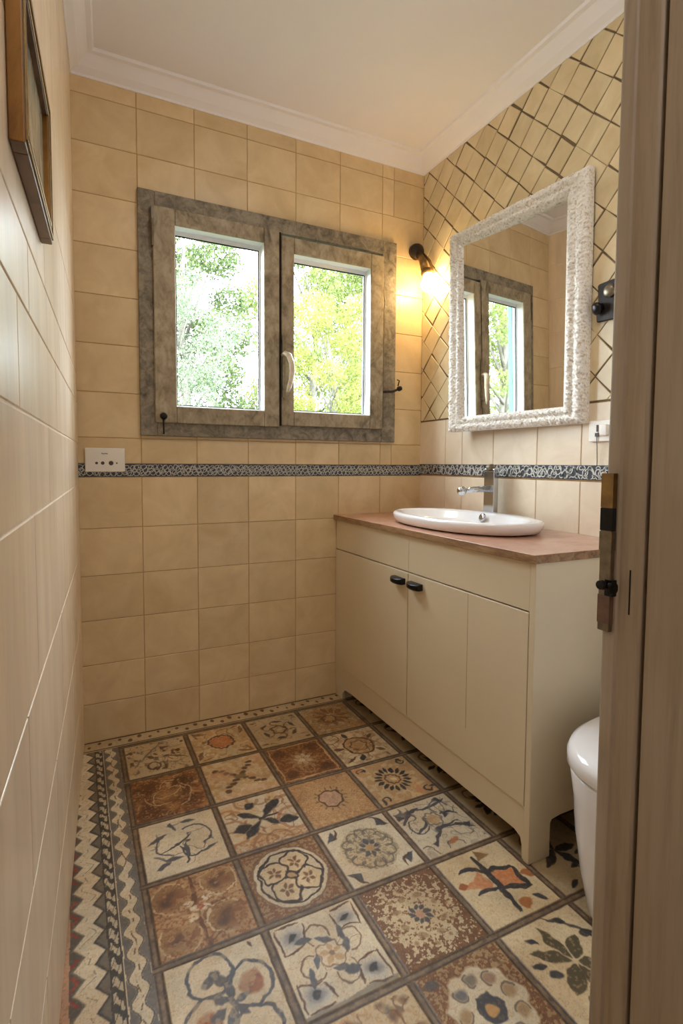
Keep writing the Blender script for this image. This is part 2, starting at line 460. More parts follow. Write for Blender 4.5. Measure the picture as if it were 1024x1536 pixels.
# ---------------------------------------------------------------- painted floor
STEP = .0018
gx = np.arange(-.11, W+.004, STEP); gy = np.arange(.004, -1.73, -STEP)
GX, GY = np.meshgrid(gx, gy)          # rows: y
def vnoise(x, y, seed=0):
    r = np.random.default_rng(seed).random((256, 256)).astype(np.float32)
    xi = np.floor(x).astype(int); yi = np.floor(y).astype(int); fx = x-xi; fy = y-yi
    fx = fx*fx*(3-2*fx); fy = fy*fy*(3-2*fy)
    a = r[yi % 256, xi % 256]; b = r[yi % 256, (xi+1) % 256]; c = r[(yi+1) % 256, xi % 256]; d = r[(yi+1) % 256, (xi+1) % 256]
    return (a*(1-fx)+b*fx)*(1-fy)+(c*(1-fx)+d*fx)*fy
def fbm(x, y, seed=0, o=4):
    s = 0; w = 0; a = 1
    for k in range(o): s = s+a*vnoise(x*2**k, y*2**k, seed+k); w += a; a *= .55
    return s/w
NZ1 = fbm(GX*60, GY*60, 1); NZ2 = fbm(GX*180, GY*180, 9, 3); NZ3 = fbm(GX*14, GY*14, 20); WU = fbm(GX*40, GY*40, 31, 3)-.5; WV = fbm(GX*40, GY*40, 41, 3)-.5
def C3(r, g, b): return np.array([r, g, b], float)
CREAM = C3(222, 206, 174); WHITE = C3(226, 218, 198); OCH = C3(190, 150, 98); RUST = C3(128, 78, 40); BRN = C3(96, 66, 44)
BLK = C3(46, 45, 48); BLU = C3(104, 108, 122); GRY = C3(128, 122, 114); ORG = C3(204, 122, 74); OLV = C3(92, 84, 60); RED = C3(156, 64, 50); DBL = C3(66, 68, 78); TAN = C3(196, 164, 122); PNK = C3(196, 158, 134)
img = np.zeros(GX.shape+(3,)); img[:] = CREAM
HT = np.zeros(GX.shape)
def sm(d, w=.02): return np.clip(.5-d/w, 0, 1)
class T:
    def __init__(s, sl, u, v, n1, n2, n3, k): s.sl, s.u, s.v, s.n1, s.n2, s.n3, s.k = sl, u, v, n1, n2, n3, k
    def put(s, m, c, op=1.0):
        im = img[s.sl]; m = (m*op)[..., None]; im[:] = im*(1-m)+c*m
    def fill(s, c): img[s.sl][:] = c
    def mott(s, c, th=.5, w=.15, op=.8, n=2):
        q = {1: s.n1, 2: s.n2, 3: s.n3}[n]; s.put(np.clip((q-th)/w+.5, 0, 1), c, op)
    def disc(s, x, y, r, c, op=1, ry=None, w=.03):
        ry = ry or r; s.put(sm((np.hypot((s.u-x)/r, (s.v-y)/ry)-1)*min(r, ry), w), c, op)
    def ring(s, x, y, r, t, c, op=1, a0=None, a1=None, k=0, amp=0):
        dx, dy = s.u-x, s.v-y; a = np.arctan2(dy, dx); rr = r*(1+amp*np.cos(k*a)); m = sm(abs(np.hypot(dx, dy)-rr)-t/2)
        if a0 is not None: m = m*(((a-a0) % (2*PI)) < ((a1-a0) % (2*PI)))
        s.put(m, c, op)
    def leaf(s, x, y, ang, L, wd, c, op=1, p=1.0, out=None):
        ca, sa = math.cos(ang), math.sin(ang); dx, dy = s.u-x, s.v-y; a = (dx*ca+dy*sa)/L; b = -dx*sa+dy*ca
        h = wd*np.sin(PI*np.clip(a, 0, 1)**p)
        m = sm(abs(b)-h, .03)*((a > 0) & (a < 1))
        if out is not None: s.put(sm(abs(b)-h-.03, .03)*((a > -.03) & (a < 1.03)), out)
        s.put(m, c, op)
    def line(s, x0, y0, x1, y1, t, c, op=1, bend=0):
        L = math.hypot(x1-x0, y1-y0); ca, sa = (x1-x0)/L, (y1-y0)/L; dx, dy = s.u-x0, s.v-y0
        a = (dx*ca+dy*sa)/L; b = -dx*sa+dy*ca-bend*np.sin(PI*np.clip(a, 0, 1))
        s.put(sm(abs(b)-t/2*(.5+.9*np.sin(PI*np.clip(a, 0, 1))))*((a > 0) & (a < 1)), c, op)
    def flower(s, x, y, r0, r1, n, c, op=1, ph=0, wd=.1):
        for k in range(n): 
            a = ph+2*PI*k/n; s.leaf(x+r0*math.cos(a), y+r0*math.sin(a), a, r1-r0, wd, c, op)
    def tri(s, pts, c, op=1):
        m = np.ones_like(s.u); n = len(pts)
        ar = area(pts)
        for i in range(n):
            p, q = pts[i], pts[(i+1) % n]; ex, ey = q[0]-p[0], q[1]-p[1]; L = math.hypot(ex, ey); sg = 1 if ar > 0 else -1
            m = m*sm(sg*(ey*(s.u-p[0])-ex*(s.v-p[1]))/L, .03)
        s.put(m, c, op)
    def scrawl(s, c, f, seed, th=.018, op=.8, rmax=9):
        q = fbm(s.u*f+seed*3.7, s.v*f+seed*1.9, seed, 2); s.put(np.clip((th-abs(q-.5))/th*1.6, 0, 1)*(np.maximum(abs(s.u), abs(s.v)) < .93)*(np.hypot(s.u, s.v) < rmax), c, op)
    def corners(s): return [(sx, sy) for sx in (-1, 1) for sy in (-1, 1)]

def d_scatter(t):
    t.fill(CREAM*.93)
    t.scrawl(BRN, 3.6, 3, .03, .8); t.scrawl(GRY*.8, 2.6, 5, .025, .6)
    r = random.Random(1)
    for k in range(34):
        x, y = r.uniform(-.85, .85), r.uniform(-.85, .85)
        t.leaf(x, y, r.uniform(0, 6.28), r.uniform(.16, .3), r.uniform(.04, .08), BRN if k % 3 else GRY, .9)
    t.line(-.8, -.4, .2, .9, .05, GRY); t.ring(-.2, -.5, .2, .06, BRN); t.line(0, -.1, .95, -.4, .06, OLV, .8, .1)
def d_medal(t):
    t.fill(CREAM*.96); t.mott(OCH, .5, .12, .6, 1)
    t.scrawl(BRN, 2.4, 35, .03, .5)
    for sx, sy in t.corners(): t.leaf(sx*.95, sy*.9, math.atan2(-sy, -sx)+.5, .6, .07, BRN, .7); t.leaf(sx*.9, sy*.95, math.atan2(-sy, -sx)-.4, .5, .05, BRN, .6)
    t.disc(0, .05, .38, ORG*.92, .8, .38); t.mott(CREAM, .62, .08, .3, 2); t.ring(0, .05, .43, .08, BRN, 1, k=14, amp=.04)
def d_arab(t):
    t.fill(CREAM*.88)
    t.scrawl(BRN, 3.4, 7, .03, .6)
    for k in range(6):
        a = 2*PI*k/6; t.leaf(.62*math.cos(a), .62*math.sin(a), a+1.9, .42, .07, BLK, .85); t.ring(.5*math.cos(a+.5), .5*math.sin(a+.5), .17, .05, BRN, .7, a, a+4)
    t.ring(0, 0, .26, .08, BRN, 1, k=5, amp=.12); t.disc(.02, 0, .09, CREAM); t.disc(.25, .1, .08, BLK, .9, .05)
    for sx, sy in t.corners(): t.disc(sx*.8, sy*.8, .1, BRN, .8, .05)
def d_rosette(t):
    t.fill(CREAM*.85); t.mott(OCH*.9, .45, .15, .8, 1); t.flower(.05, .1, .2, .75, 11, RUST, .7, 0, .1)
    t.scrawl(BRN, 3.2, 9, .035, .6, .8)
    t.ring(-.1, -.05, .28, .07, BRN, .9, k=7, amp=.08); t.disc(-.1, -.05, .18, OCH); t.mott(BRN, .62, .08, .5, 2)
def d_rustsq(t):
    t.fill(RUST); t.mott(OCH, .5, .2, .6, 1)
    t.scrawl(CREAM, 2.6, 11, .03, .6)
    for sx, sy in t.corners(): t.disc(sx*.55, sy*.55, .32, RUST*.8, .9, .28, .2)
    t.mott(RUST*.6, .55, .1, .6, 3); t.disc(0, 0, .3, OCH, .6, .3, .3)
    for k in range(6): t.ring(.2*math.cos(k), .1+.3*math.sin(k*2), .25+.07*k, .035, CREAM, .75, k, k+2.2)
    t.mott(CREAM, .68, .06, .5, 2)
def d_cross(t):
    t.fill(CREAM); t.mott(OCH, .55, .2, .7, 1)
    for k in range(4):
        a = PI/4+k*PI/2
        for q in range(4): t.disc((.22+.2*q)*math.cos(a+.12*(q % 2)), (.22+.2*q)*math.sin(a+.12*(q % 2)), .11, BRN*.9, .9, .075)
    t.disc(0, 0, .2, OLV, .8, .12); t.mott(PNK, .6, .1, .5, 3)
def d_rustflower(t):
    t.fill(RUST*.95); t.mott(OCH, .58, .1, .5, 2)
    t.flower(0, 0, .1, .6, 12, TAN, .55, 0, .07); t.flower(.05, .05, .05, .35, 7, CREAM, .7, .3, .08); t.disc(0, 0, .1, CREAM)
    for sx, sy in t.corners(): t.disc(sx*.62, sy*.62, .22, RUST*.7, .9, .2, .1)
    t.ring(0, -.55, .2, .05, TAN, .6)
    for e in (-.93, .93): t.line(-1, e, 1, e, .05, TAN); t.line(e, -1, e, 1, .05, TAN)
def d_ringmedal(t):
    t.fill(CREAM*.97); t.disc(0, 0, .5, TAN); t.mott(RUST, .56, .1, .35, 1); t.ring(0, 0, .53, .07, BRN); t.ring(0, .02, .3, .05, BRN, .8, k=6, amp=.1); t.disc(0, 0, .14, OCH)
    t.scrawl(BRN, 2.0, 33, .02, .6)
    for k in range(5): 
        a = .6+2*PI*k/5; t.leaf(.58*math.cos(a), .58*math.sin(a), a, .38, .09, BLK if k % 2 else BRN, .9)
    t.ring(-.8, .75, .3, .05, BRN, .7); t.leaf(-.9, -.8, .4, .5, .05, BRN)
def d_whiteleaf(t):
    t.fill(WHITE)
    t.scrawl(BLU*.85, 1.7, 19, .02, .75, .8)
    t.ring(-.25, .05, .42, .05, BLU*.8, 1, 1.8, 4.6); t.ring(.35, .15, .42, .045, BLU*.8, 1, -1.2, 2.2); t.line(-.6, -.2, .3, .3, .05, DBL, 1, -.06); t.line(-.1, -.1, .0, -.75, .06, DBL, 1, .1)
    for x, y, a, L in ((-.85, .2, .5, .6), (-.75, -.75, .5, .4), (.05, .8, -.1, .45), (.35, -.55, .4, .55), (-.55, -.45, -.2, .5), (-.1, .5, 1.9, .4), (.1, 0, -1.7, .6)): t.leaf(x, y, a, L, .06, BLU*.85)
    t.ring(.2, -.35, .25, .05, BLU*.7, 1, 2.5, 5.8); t.disc(-.15, 0, .08, DBL, .9, .06); t.disc(.15, .03, .08, DBL, .9, .06)
def d_blackcross(t):
    t.fill(WHITE*.98); t.mott(OCH, .6, .1, .5, 3)
    t.scrawl(RUST, 2.4, 21, .03, .6)
    for sx, sy in t.corners(): t.ring(sx*.9, sy*.25, .45, .1, ORG*.8, .55, 0, 6); t.ring(sx*.2, sy*.95, .35, .08, RUST, .45, 0, 6)
    for a, L, w in ((.75, .95, .13), (2.5, .75, .1), (3.9, .85, .14), (5.6, .55, .09)): t.leaf(0, 0, a, L, w, BLK, 1, 1.6, GRY)
    t.leaf(-.85, -.2, .15, .5, .15, BLK, 1, 1, GRY); t.leaf(.45, -.25, .1-.3, .5, .15, BLK, 1, 1, GRY); t.leaf(-.3, .55, .6, .35, .13, BLK, 1, 1, GRY); t.line(-.1, 0, .55, .1, .06, BLK)
    t.put(sm(t.v+.72, .1)*np.clip(t.n2*2-.6, 0, 1), RUST*1.2, .8)
def d_speckring(t):
    t.fill(TAN*1.02); e = np.clip(np.maximum(abs(t.u), abs(t.v))*1.3-.6, 0, 1)
    t.put(np.clip((t.n2-.5+e*.16)/.08+.5, 0, 1), RUST*1.15, .65); t.put(np.clip((t.n1-.5)/.1, 0, 1), OCH, .5)
    t.disc(0, 0, .33, PNK); t.mott(CREAM, .58, .08, .6, 2); t.ring(0, 0, .36, .06, BRN, 1, k=8, amp=.05); t.flower(0, 0, .4, .55, 16, BRN, .8, 0, .02)
def d_sun(t):
    t.fill(TAN); t.mott(CREAM, .55, .12, .6, 1); t.flower(0, .05, .3, .62, 17, BLK+6, 1, 0, .06); t.disc(0, .05, .3, TAN); t.ring(0, .05, .22, .06, BRN, .8, k=9, amp=.06); t.disc(0, .05, .1, CREAM)
    for sx, sy in t.corners(): t.ring(sx*.75, sy*.78, .12, .06, BLK, .85, sx, sx+5); t.leaf(sx*.8, sy*.75, sx+sy, .25, .05, BLK, .8)
    t.mott(ORG, .66, .06, .4, 3)
def d_leafbrown(t):
    t.fill(TAN*.93)
    t.scrawl(BRN, 2.8, 23, .04, .7); t.scrawl(CREAM, 2.2, 25, .025, .6)
    t.mott(RUST*1.3, .5, .12, .6, 2)
    for x, y, a in ((-.6, .5, .5), (.55, .6, 2.7), (-.55, -.6, 2.4), (.5, -.45, .7)):
        t.disc(x, y, .44, OCH*.85, .85, .34); t.ring(x, y, .42, .05, CREAM, .8, a, a+4.2); t.disc(x+.05, y, .30, RUST*.95, .65, .22, .2); t.disc(x-.12, y-.1, .12, BRN*.7, .6, .1, .1); t.leaf(x-.25, y-.1, .6, .5, .08, BRN, .6)
    t.line(-.02, -1, -.05, 1, .09, RUST*.8, .9, .05); t.line(-1, 0, 1, .1, .07, RUST*.8, .7, -.08)
    for x, y in ((-.22, .18), (.18, .22), (-.2, -.22), (.12, -.02), (-.1, .0)): t.disc(x, y, .12, WHITE, .95, .09)
    t.disc(.02, .0, .07, RED, .9); t.mott(TAN, .58, .08, .55, 1); t.mott(RUST*.8, .62, .06, .6, 2)
def d_quatre(t):
    t.fill(TAN*.85); t.mott(RUST*.9, .48, .1, .85, 2)
    t.disc(0, 0, .93, WHITE*.97); t.ring(0, 0, .92, .04, BRN, .7); t.ring(0, 0, .78, .055, BRN*.6)
    for k in range(4):
        a = PI/4+.25+k*PI/2; x, y = .42*math.cos(a), .42*math.sin(a)
        t.ring(x, y, .34, .055, BRN*.55, 1, k=5, amp=.07); t.disc(x, y, .29, CREAM, 1)
        t.flower(x, y, .02, .2, 5, RUST*.8, .8, a, .045); 
    t.ring(0, 0, .13, .05, BRN*.6); t.disc(0, 0, .09, TAN)
def d_bigros(t):
    t.fill(WHITE*.97); t.disc(0, 0, .78, CREAM*.94, 1, .72); 
    t.scrawl(GRY*.8, 3.8, 17, .035, .6, .74)
    t.put((np.hypot(t.u, t.v) < .74)*np.clip((t.n2-.52)/.06, 0, 1), GRY*.95, .55)
    for k in range(12):
        a = 2*PI*k/12; t.ring(.52*math.cos(a), .52*math.sin(a), .16, .045, GRY*.8, .75, a-2, a+2.2)
    t.flower(0, 0, .12, .32, 8, DBL*1.2, .9, 0, .07); t.disc(0, 0, .12, TAN)
    for k, (sx, sy) in enumerate(t.corners()):
        t.tri([(sx*.95, sy*.55), (sx*.62, sy*.62), (sx*.7, sy*.9)], DBL*1.15); t.line(sx*.55, sy*.95, sx*.8, sy*.6, .05, BRN*.8, .9, .1)
def d_bird(t):
    t.fill(WHITE*.95)
    t.scrawl(DBL, 2.0, 13, .022, .75); t.scrawl(GRY, 3.0, 15, .03, .5)
    for x0, y0, x1, y1, b in ((-.9, .3, -.1, .75, .1), (-.3, .7, .8, .8, -.1), (-.5, -.6, .6, -.1, .15), (.1, -.2, .9, -.5, .1), (-.8, -.1, -.2, .3, -.1), (.3, .3, .8, .1, .1)): t.line(x0, y0, x1, y1, .07, DBL*1.1, 1, b)
    t.ring(0, .2, .24, .06, GRY, 1, k=7, amp=.1); t.disc(0, .2, .17, TAN, .8); t.ring(-.55, .1, .28, .05, DBL, .9, 2, 6); t.ring(.45, .55, .25, .06, BLU*.9, .9, 0, 4)
    for x, y, a in ((.7, -.45, .7), (-.9, .45, .5), (.45, .85, -.6), (-.55, -.75, .9), (.55, .2, 2.3)): t.tri([(x, y), (x+.28*math.cos(a), y+.28*math.sin(a)), (x+.22*math.cos(a+1.1), y+.22*math.sin(a+1.1))], DBL)
    t.disc(-.1, -.2, .14, DBL*1.1, .9, .08); t.leaf(-.2, -.8, .5, .4, .07, ORG*.9, .8); t.mott(BLU, .66, .06, .3, 3)
def d_circles(t):
    t.fill(WHITE)
    for x, y in ((-.35, -.3), (.48, .12), (-.2, .55), (.4, -.75)):
        t.ring(x, y, .44, .07, BLU*.85)
    for x, y in ((-.4, -.35), (.52, .12)): t.disc(x, y, .22, ORG*.78, .9, .25, .06); t.ring(x+.05, y, .12, .04, RUST, .6, 0, 4)
    t.flower(.05, -.15, .08, .42, 6, BLU*.85, .95, .3, .08)
    for x, y in ((-.12, .52), (-.25, .45), (.0, .38)): t.disc(x, y, .13, BLU*.8, .9, .1)
    t.mott(CREAM*.95, .6, .1, .5, 1); t.leaf(.75, .8, 2, .2, .04, BRN)
def d_eyes(t):
    t.fill(WHITE)
    t.scrawl(BRN, 1.9, 27, .012, .5, .7)
    for sx, sy in t.corners():
        x, y = sx*.62, sy*.64; t.disc(x, y, .3, C3(196, 196, 196), .8, .24, .14); t.disc(x, y, .17, BLU, .7, .11, .1); t.leaf(x-.13, y-.05, .4, .28, .06, BLK)
        t.line(sx*.9, sy*.3, sx*.92, sy*.9, .035, BRN); t.line(sx*.35, sy*.9, sx*.9, sy*.92, .035, BRN); t.line(sx*.3, sy*.85, sx*.4, sy*.45, .035, BRN); t.line(sx*.4, sy*.42, sx*.92, sy*.34, .035, BRN, 1, .06)
    for k in range(4):
        a = k*PI/2+.3; x, y = .48*math.cos(a), .48*math.sin(a)
        t.ring(x, y, .25, .035, BRN, .8, a-2.2, a+2.2); t.leaf(x-.1, y, a+1.2, .42, .085, BLU*.85); t.leaf(.3*math.cos(a+.8), .3*math.sin(a+.8), a+2.4, .4, .07, BLU*.95)
    t.flower(0, 0, .03, .26, 5, TAN, .8, .3, .06); t.ring(0, 0, .28, .03, BRN*1.2, .7, k=5, amp=.15); t.disc(0, 0, .06, BRN, .7)
    t.tri([(-1, -1.1), (1, -1.1), (1, -.9), (-1, -.94)], GRY*.8, .6)
def d_specros(t, blue=True):
    t.fill(CREAM*.97); r = np.hypot(t.u, t.v)
    t.put(np.clip((t.n2-.62+np.clip(r-.5, 0, 1)*.42)/.07+.5, 0, 1), RUST*.82, .9)
    for k in range(8): a = .3+2*PI*k/8; t.disc(.52*math.cos(a), .52*math.sin(a), .09, TAN*.8, .7, .07); 
    for k in range(11): a = 2*PI*k/11; t.disc(.72*math.cos(a), .72*math.sin(a), .06, RUST, .5, .05)
    t.flower(0, 0, .1, .27, 9, DBL if blue else BRN, .9, 0, .055); t.disc(0, 0, .1, PNK)
def d_diamond(t):
    t.fill(CREAM)
    t.tri([(-.8, .1), (-.2, .42), (-.1, 0), (-.25, -.15)], ORG, .75); t.tri([(.02, .28), (.62, .18), (.6, -.36), (.02, -.2)], ORG, .85); t.mott(CREAM, .6, .08, .35, 2)
    t.line(-.02, .85, -.1, -.9, .13, BLK+8, 1, .06); t.line(-.7, .55, .0, .3, .09, BLK+8, 1, .12); t.line(-.65, -.15, 0, -.2, .08, BLK+8, 1, .05)
    for a in (((0, .33), (.68, .22)), ((.68, .22), (.66, -.45)), ((.66, -.42), (0, -.2))): t.line(*a[0], *a[1], .12, BLK+8)
    t.leaf(.75, 0-.05, -.35, .45, .12, RUST*1.3, .9); t.disc(.2, -.75, .17, RUST*1.4, .9, .15); t.leaf(.5, -.6, -.9, .35, .08, DBL); t.tri([(.15, .95), (.45, .72), (.05, .65)], OCH*.75); t.leaf(-.95, .2, -.1, .3, .1, ORG*.8)
def d_olive(t):
    t.fill(CREAM)
    for a, L, w in ((1.75, .85, .13), (2.55, .85, .12), (.75, .6, .15), (3.85, .72, .2), (5.55, .9, .12), (4.75, .98, .14), (6.0, .35, .07)): t.leaf(.06*math.cos(a), .06*math.sin(a), a, L, w, OLV, 1, .9)
    t.mott(CREAM, .66, .05, .35, 2)
    for x, y, a in ((-.6, .75, -.8), (-.9, .25, -.4), (.35, .85, -.6), (.75, .25, -.5), (.55, -.65, -.8)): t.leaf(x, y, a, .3, .07, BLK+14)
    t.disc(-.62, -.05, .12, DBL*.9, .95, .1); t.flower(-.35, -.75, .0, .17, 6, GRY*.7, .95, 0, .06); t.disc(.75, .35, .14, DBL*.7, .9, .11)
    t.line(.1, 1, 1, .15, .05, BLK, .8, .05)
def d_hex(t):
    t.fill(TAN*.9); t.mott(RUST*.85, .47, .08, .85, 2); r = np.hypot(t.u, t.v)
    t.scrawl(BRN, 4.2, 29, .05, .6)
    t.put(sm(r-.78-.05*np.cos(9*np.arctan2(t.v, t.u)), .06), WHITE*.96)
    for k in range(9):
        a = .2+2*PI*k/9; t.disc(.56*math.cos(a), .56*math.sin(a), .13, [TAN*.85, PNK*.8, GRY*.9, BLU*.9][k % 4], .85, .12, .08); t.ring(.56*math.cos(a), .56*math.sin(a), .14, .03, GRY*.6, .7, a, a+3.5)
    t.tri([(.3*math.cos(k*PI/3), .3*math.sin(k*PI/3)) for k in range(6)], DBL); t.disc(0, 0, .11, OCH*1.05, 1); t.disc(-.75, .8, .16, DBL*1.1, .8, .1)
def d_beigeblob(t):
    t.fill(CREAM*.95); t.mott(TAN, .5, .1, .6, 2)
    t.scrawl(BRN, 3.4, 31, .04, .6)
    r = random.Random(5)
    for k in range(26): t.disc(r.uniform(-.9, .9), r.uniform(-.9, .9), r.uniform(.06, .13), [BRN, GRY*.8, RUST][k % 3], .7, r.uniform(.05, .1), .08)
def d_darkleaf(t):
    t.fill(CREAM*.82); r = random.Random(int(t.k*7)+3)
    for k in range(5): a = k*1.26+r.uniform(-.2, .2); t.leaf(-.1, .1, a, .7, .12, BLK, .95)
    for k in range(8): t.leaf(r.uniform(-.9, .7), r.uniform(-.9, .8), r.uniform(-1, .4), .35, .07, DBL*.7 if k % 2 else BLK)
    t.disc(.5, -.6, .2, RUST*.8, .7, .16); t.ring(-.5, .6, .22, .06, BRN, .8)
LAY = {(0, 0): d_scatter, (1, 0): d_medal, (2, 0): d_arab, (3, 0): d_rosette,
       (0, 1): d_rustsq, (1, 1): d_cross, (2, 1): d_rustflower, (3, 1): d_ringmedal,
       (0, 2): d_whiteleaf, (1, 2): d_blackcross, (2, 2): d_speckring, (3, 2): d_sun,
       (0, 3): d_leafbrown, (1, 3): d_quatre, (2, 3): d_bigros, (3, 3): d_bird,
       (0, 4): d_circles, (1, 4): d_eyes, (2, 4): d_specros, (3, 4): d_diamond,
       (0, 5): d_rustflower, (1, 5): d_beigeblob, (2, 5): d_hex, (3, 5): d_olive,
       (0, 6): d_cross, (1, 6): d_bigros, (2, 6): d_medal, (3, 6): d_sun}
FX, FY, SX, SY = .1262, -.0862, .2347, .2501
GR = .0105
for i in range(6):
    for j in range(7):
        x0, y1 = FX+i*SX, FY-j*SY
        c0, c1 = np.searchsorted(gx, x0), np.searchsorted(gx, x0+SX); r0, r1 = np.searchsorted(-gy, -y1), np.searchsorted(-gy, -(y1-SY))
        if c0 >= c1 or r0 >= r1: continue
        sl = (slice(r0, r1), slice(c0, c1))
        hu, hv = SX/2-GR, SY/2-GR
        u = (GX[sl]-x0-SX/2)/hu+WU[sl]*.13; v = (GY[sl]-y1+SY/2)/hv+WV[sl]*.13
        t = T(sl, u, v, NZ1[sl], NZ2[sl], NZ3[sl], i*7+j)
        LAY.get((i, j), d_darkleaf)(t)
# left border: zigzag, rope, wavy scallops; back border: small leaves
def put(m, c, op=1):
    m = (np.clip(m, 0, 1)*op)[..., None]; img[:] = img*(1-m)+c*m
B = GX < FX-GR*.6
yy = -GY
left = GX < .048
wx = GX+WU*.004
put(B*1.0, WHITE)
tri_ = abs(((yy/.058) % 1)-.5)*2                       # 0..1 zigzag
# outer zigzag ribbon x in -.055.. .034
zz = (wx+.040)/.072
zu = zz-.16*(tri_-.5)*2
put(B*(zz < 1.06)*sm(.22-zu, .06), GRY*.75, .9); put(B*(zz < 1.06)*sm(zu-.82, .06)*0, GRY, 0)
put(B*(zz < 1.12)*sm(.86-zu, .05), GRY*.72, .9)
put(B*(zz < 1.12)*sm(.92-zu, .05), GRY*1.05, .6)
put(B*sm(zu-.80, .05)*sm(.24-zu, .06)*(zz < 1.1), WHITE)
cell = np.floor(yy/.058).astype(int)
put(B*sm(zu-.17, .05)*(zz > -.02), GRY*.62, .9); put(B*(abs(zu-.19) < .035)*(zz > -.02), BLK, .55); put(B*(abs(zu-.84) < .03)*(zz < 1.1), BLK, .6)
put(B*(abs(zu-.5+.12*np.sin(yy*60)) < .02)*(NZ1 > .5), GRY*.8, .6)
redm = B*(zu < .10)*(zu > -.02)*((cell % 3) != 1)*(yy > .5)*(zz > .0)
put(redm*1.0, RED, .85)
put(B*(zz < -.02), PNK*1.0); put(B*(zz < -.02)*np.clip((NZ2-.6)/.05, 0, 1), TAN*.8, .6)
# rope strip x .034...064
rp = (wx-.036)/.024
inr = B*(rp > -.08)*(rp < 1.08)
put(inr*1.0, GRY*.55); tw = np.sin(yy*150+np.sin(rp*6)*1.6+NZ1*5)
put(inr*(tw > -.1)*(rp > .1)*(rp < .9), WHITE*.93, .95)
put(inr*(abs(np.sin(yy*75+rp*5)) < .18), BLK, .7)
# wavy scallops x .066.. .112
sc = (wx-.064)/.050
insc = B*(sc > 0)*(wx < .1155)
wv = .30*np.cos(yy*2*PI/.062)
put(insc*1.0, WHITE*.98)
put(insc*sm(sc-(.20+wv*.55), .06), C3(98, 98, 102), .9); put(insc*sm((.80+wv*.45)-sc, .06), C3(106, 106, 110), .9)
put(insc*(abs(sc-(.24+wv*.55)) < .035), GRY*.6, .8); put(insc*(abs(sc-(.76+wv*.45)) < .035), GRY*.6, .8)
put(insc*(abs(sc-.5-.08*np.sin(yy*90)) < .035)*(NZ1 > .52), BRN, .75)
# back border strip
BB = (GY > FY+GR*.4)*(GX > -.08)
bz = (-GY)/.0862
put(BB*1.0, CREAM*.93)
put(BB*(bz < .78)*(np.hypot(((GX/.036) % 1)-.5, (bz-.38-.13*np.sign(np.sin(GX*PI/.036)))*1.6) < .2+WU*.3), BRN*.9, .85)
put(BB*(abs(bz-.80) < .035), GRY*.6, .9); put(BB*(abs(bz-.93) < .03), BRN*.8, .8); put(BB*(bz < .07), BRN*.7, .9)
# joints
def joint(m, d):
    a = abs(d)/GR
    st = np.where(a < .3, 1.0, 0.0)
    base = C3(104, 88, 72)*(.8+.5*NZ1[..., None])
    k = (m*sm(a-1, .25))[..., None]; img[:] = img*(1-k)+base*k
    k = (m*st*np.clip(NZ1*1.8-.35, 0, 1))[..., None]*.6; img[:] = img*(1-k)+C3(158, 140, 116)*k
    k = (m*(abs(a-.62) < .16)*1.0)[..., None]*.65; img[:] = img*(1-k)+C3(58, 46, 38)*k
    return m*sm(a-.9, .3)
gm = np.zeros(GX.shape)
for i in range(7): gm = np.maximum(gm, joint((GY < FY+GR), GX-(FX+i*SX)+WU*.002))
for j in range(7): gm = np.maximum(gm, joint((GX > FX-GR), GY-(FY-j*SY)+WV*.002))
ridge = np.clip(1-abs(NZ1-.5)/.022, 0, 1)[..., None]*.30      # crazed, worn glaze
img[:] = img*(1-ridge)+C3(120, 92, 62)*ridge
spk = np.clip((NZ2-.60)/.06, 0, 1)[..., None]*.28
img[:] = img*(1-spk)+C3(150, 116, 78)*spk
G3 = np.clip((fbm(GX*9, GY*9, 77)-.42)/.2, 0, 1)[..., None]*.22      # brown wear in broad patches
img[:] = img*(1-G3)+img*C3(.80, .66, .50)*G3
img *= (.90+.2*NZ3[..., None]); img *= (.90+.2*NZ2[..., None]); img *= C3(.96, .93, .88)
# clamp the colours before the linear conversion
img = np.clip(img, 0, 255)
lin = np.where(img/255 <= .04045, img/255/12.92, ((img/255+.055)/1.055)**2.4)
HT = -.0012*gm+.0003*(NZ1-.5)
ny, nx = GX.shape
co = np.stack([GX, GY, HT], -1).reshape(-1, 3).astype(np.float32)
idx = np.arange(ny*nx).reshape(ny, nx)
quads = np.stack([idx[1:, :-1], idx[1:, 1:], idx[:-1, 1:], idx[:-1, :-1]], -1).reshape(-1, 4)
me = bpy.data.meshes.new('floor')
me.vertices.add(len(co)); me.vertices.foreach_set('co', co.ravel())
me.loops.add(quads.size); me.loops.foreach_set('vertex_index', quads.ravel().astype(np.int32))
me.polygons.add(len(quads)); me.polygons.foreach_set('loop_start', np.arange(0, quads.size, 4, dtype=np.int32))
ca = me.color_attributes.new('glaze', 'FLOAT_COLOR', 'POINT')
ca.data.foreach_set('color', np.concatenate([lin.reshape(-1, 3), np.ones((len(co), 1))], 1).astype(np.float32).ravel())
me.update(); me.validate()
m, nt, b = new_mat('floor_tiles')
a = nt.nodes.new('ShaderNodeAttribute'); a.attribute_name = 'glaze'; nt.links.new(a.outputs['Color'], b.inputs['Base Color'])
nn = N(nt, 'ShaderNodeTexNoise', i_Scale=60.0, i_Detail=4.0); nt.links.new(coords(nt), nn.inputs['Vector'])
rr = N(nt, 'ShaderNodeMapRange'); rr.inputs['To Min'].default_value = .38; rr.inputs['To Max'].default_value = .62
nt.links.new(nn.outputs['Fac'], rr.inputs['Value']); nt.links.new(rr.outputs[0], b.inputs['Roughness']); bump(nt, b, nn.outputs['Fac'], .12, .002)
me.materials.append(m)
struct(link(bpy.data.objects.new('floor', me)))
bm = bmesh.new(); box(bm, -.35, W+.15, -3.4, -1.729, -.05, 0)
struct(bm_obj('floor_hall', bm, M['counter_edge']))

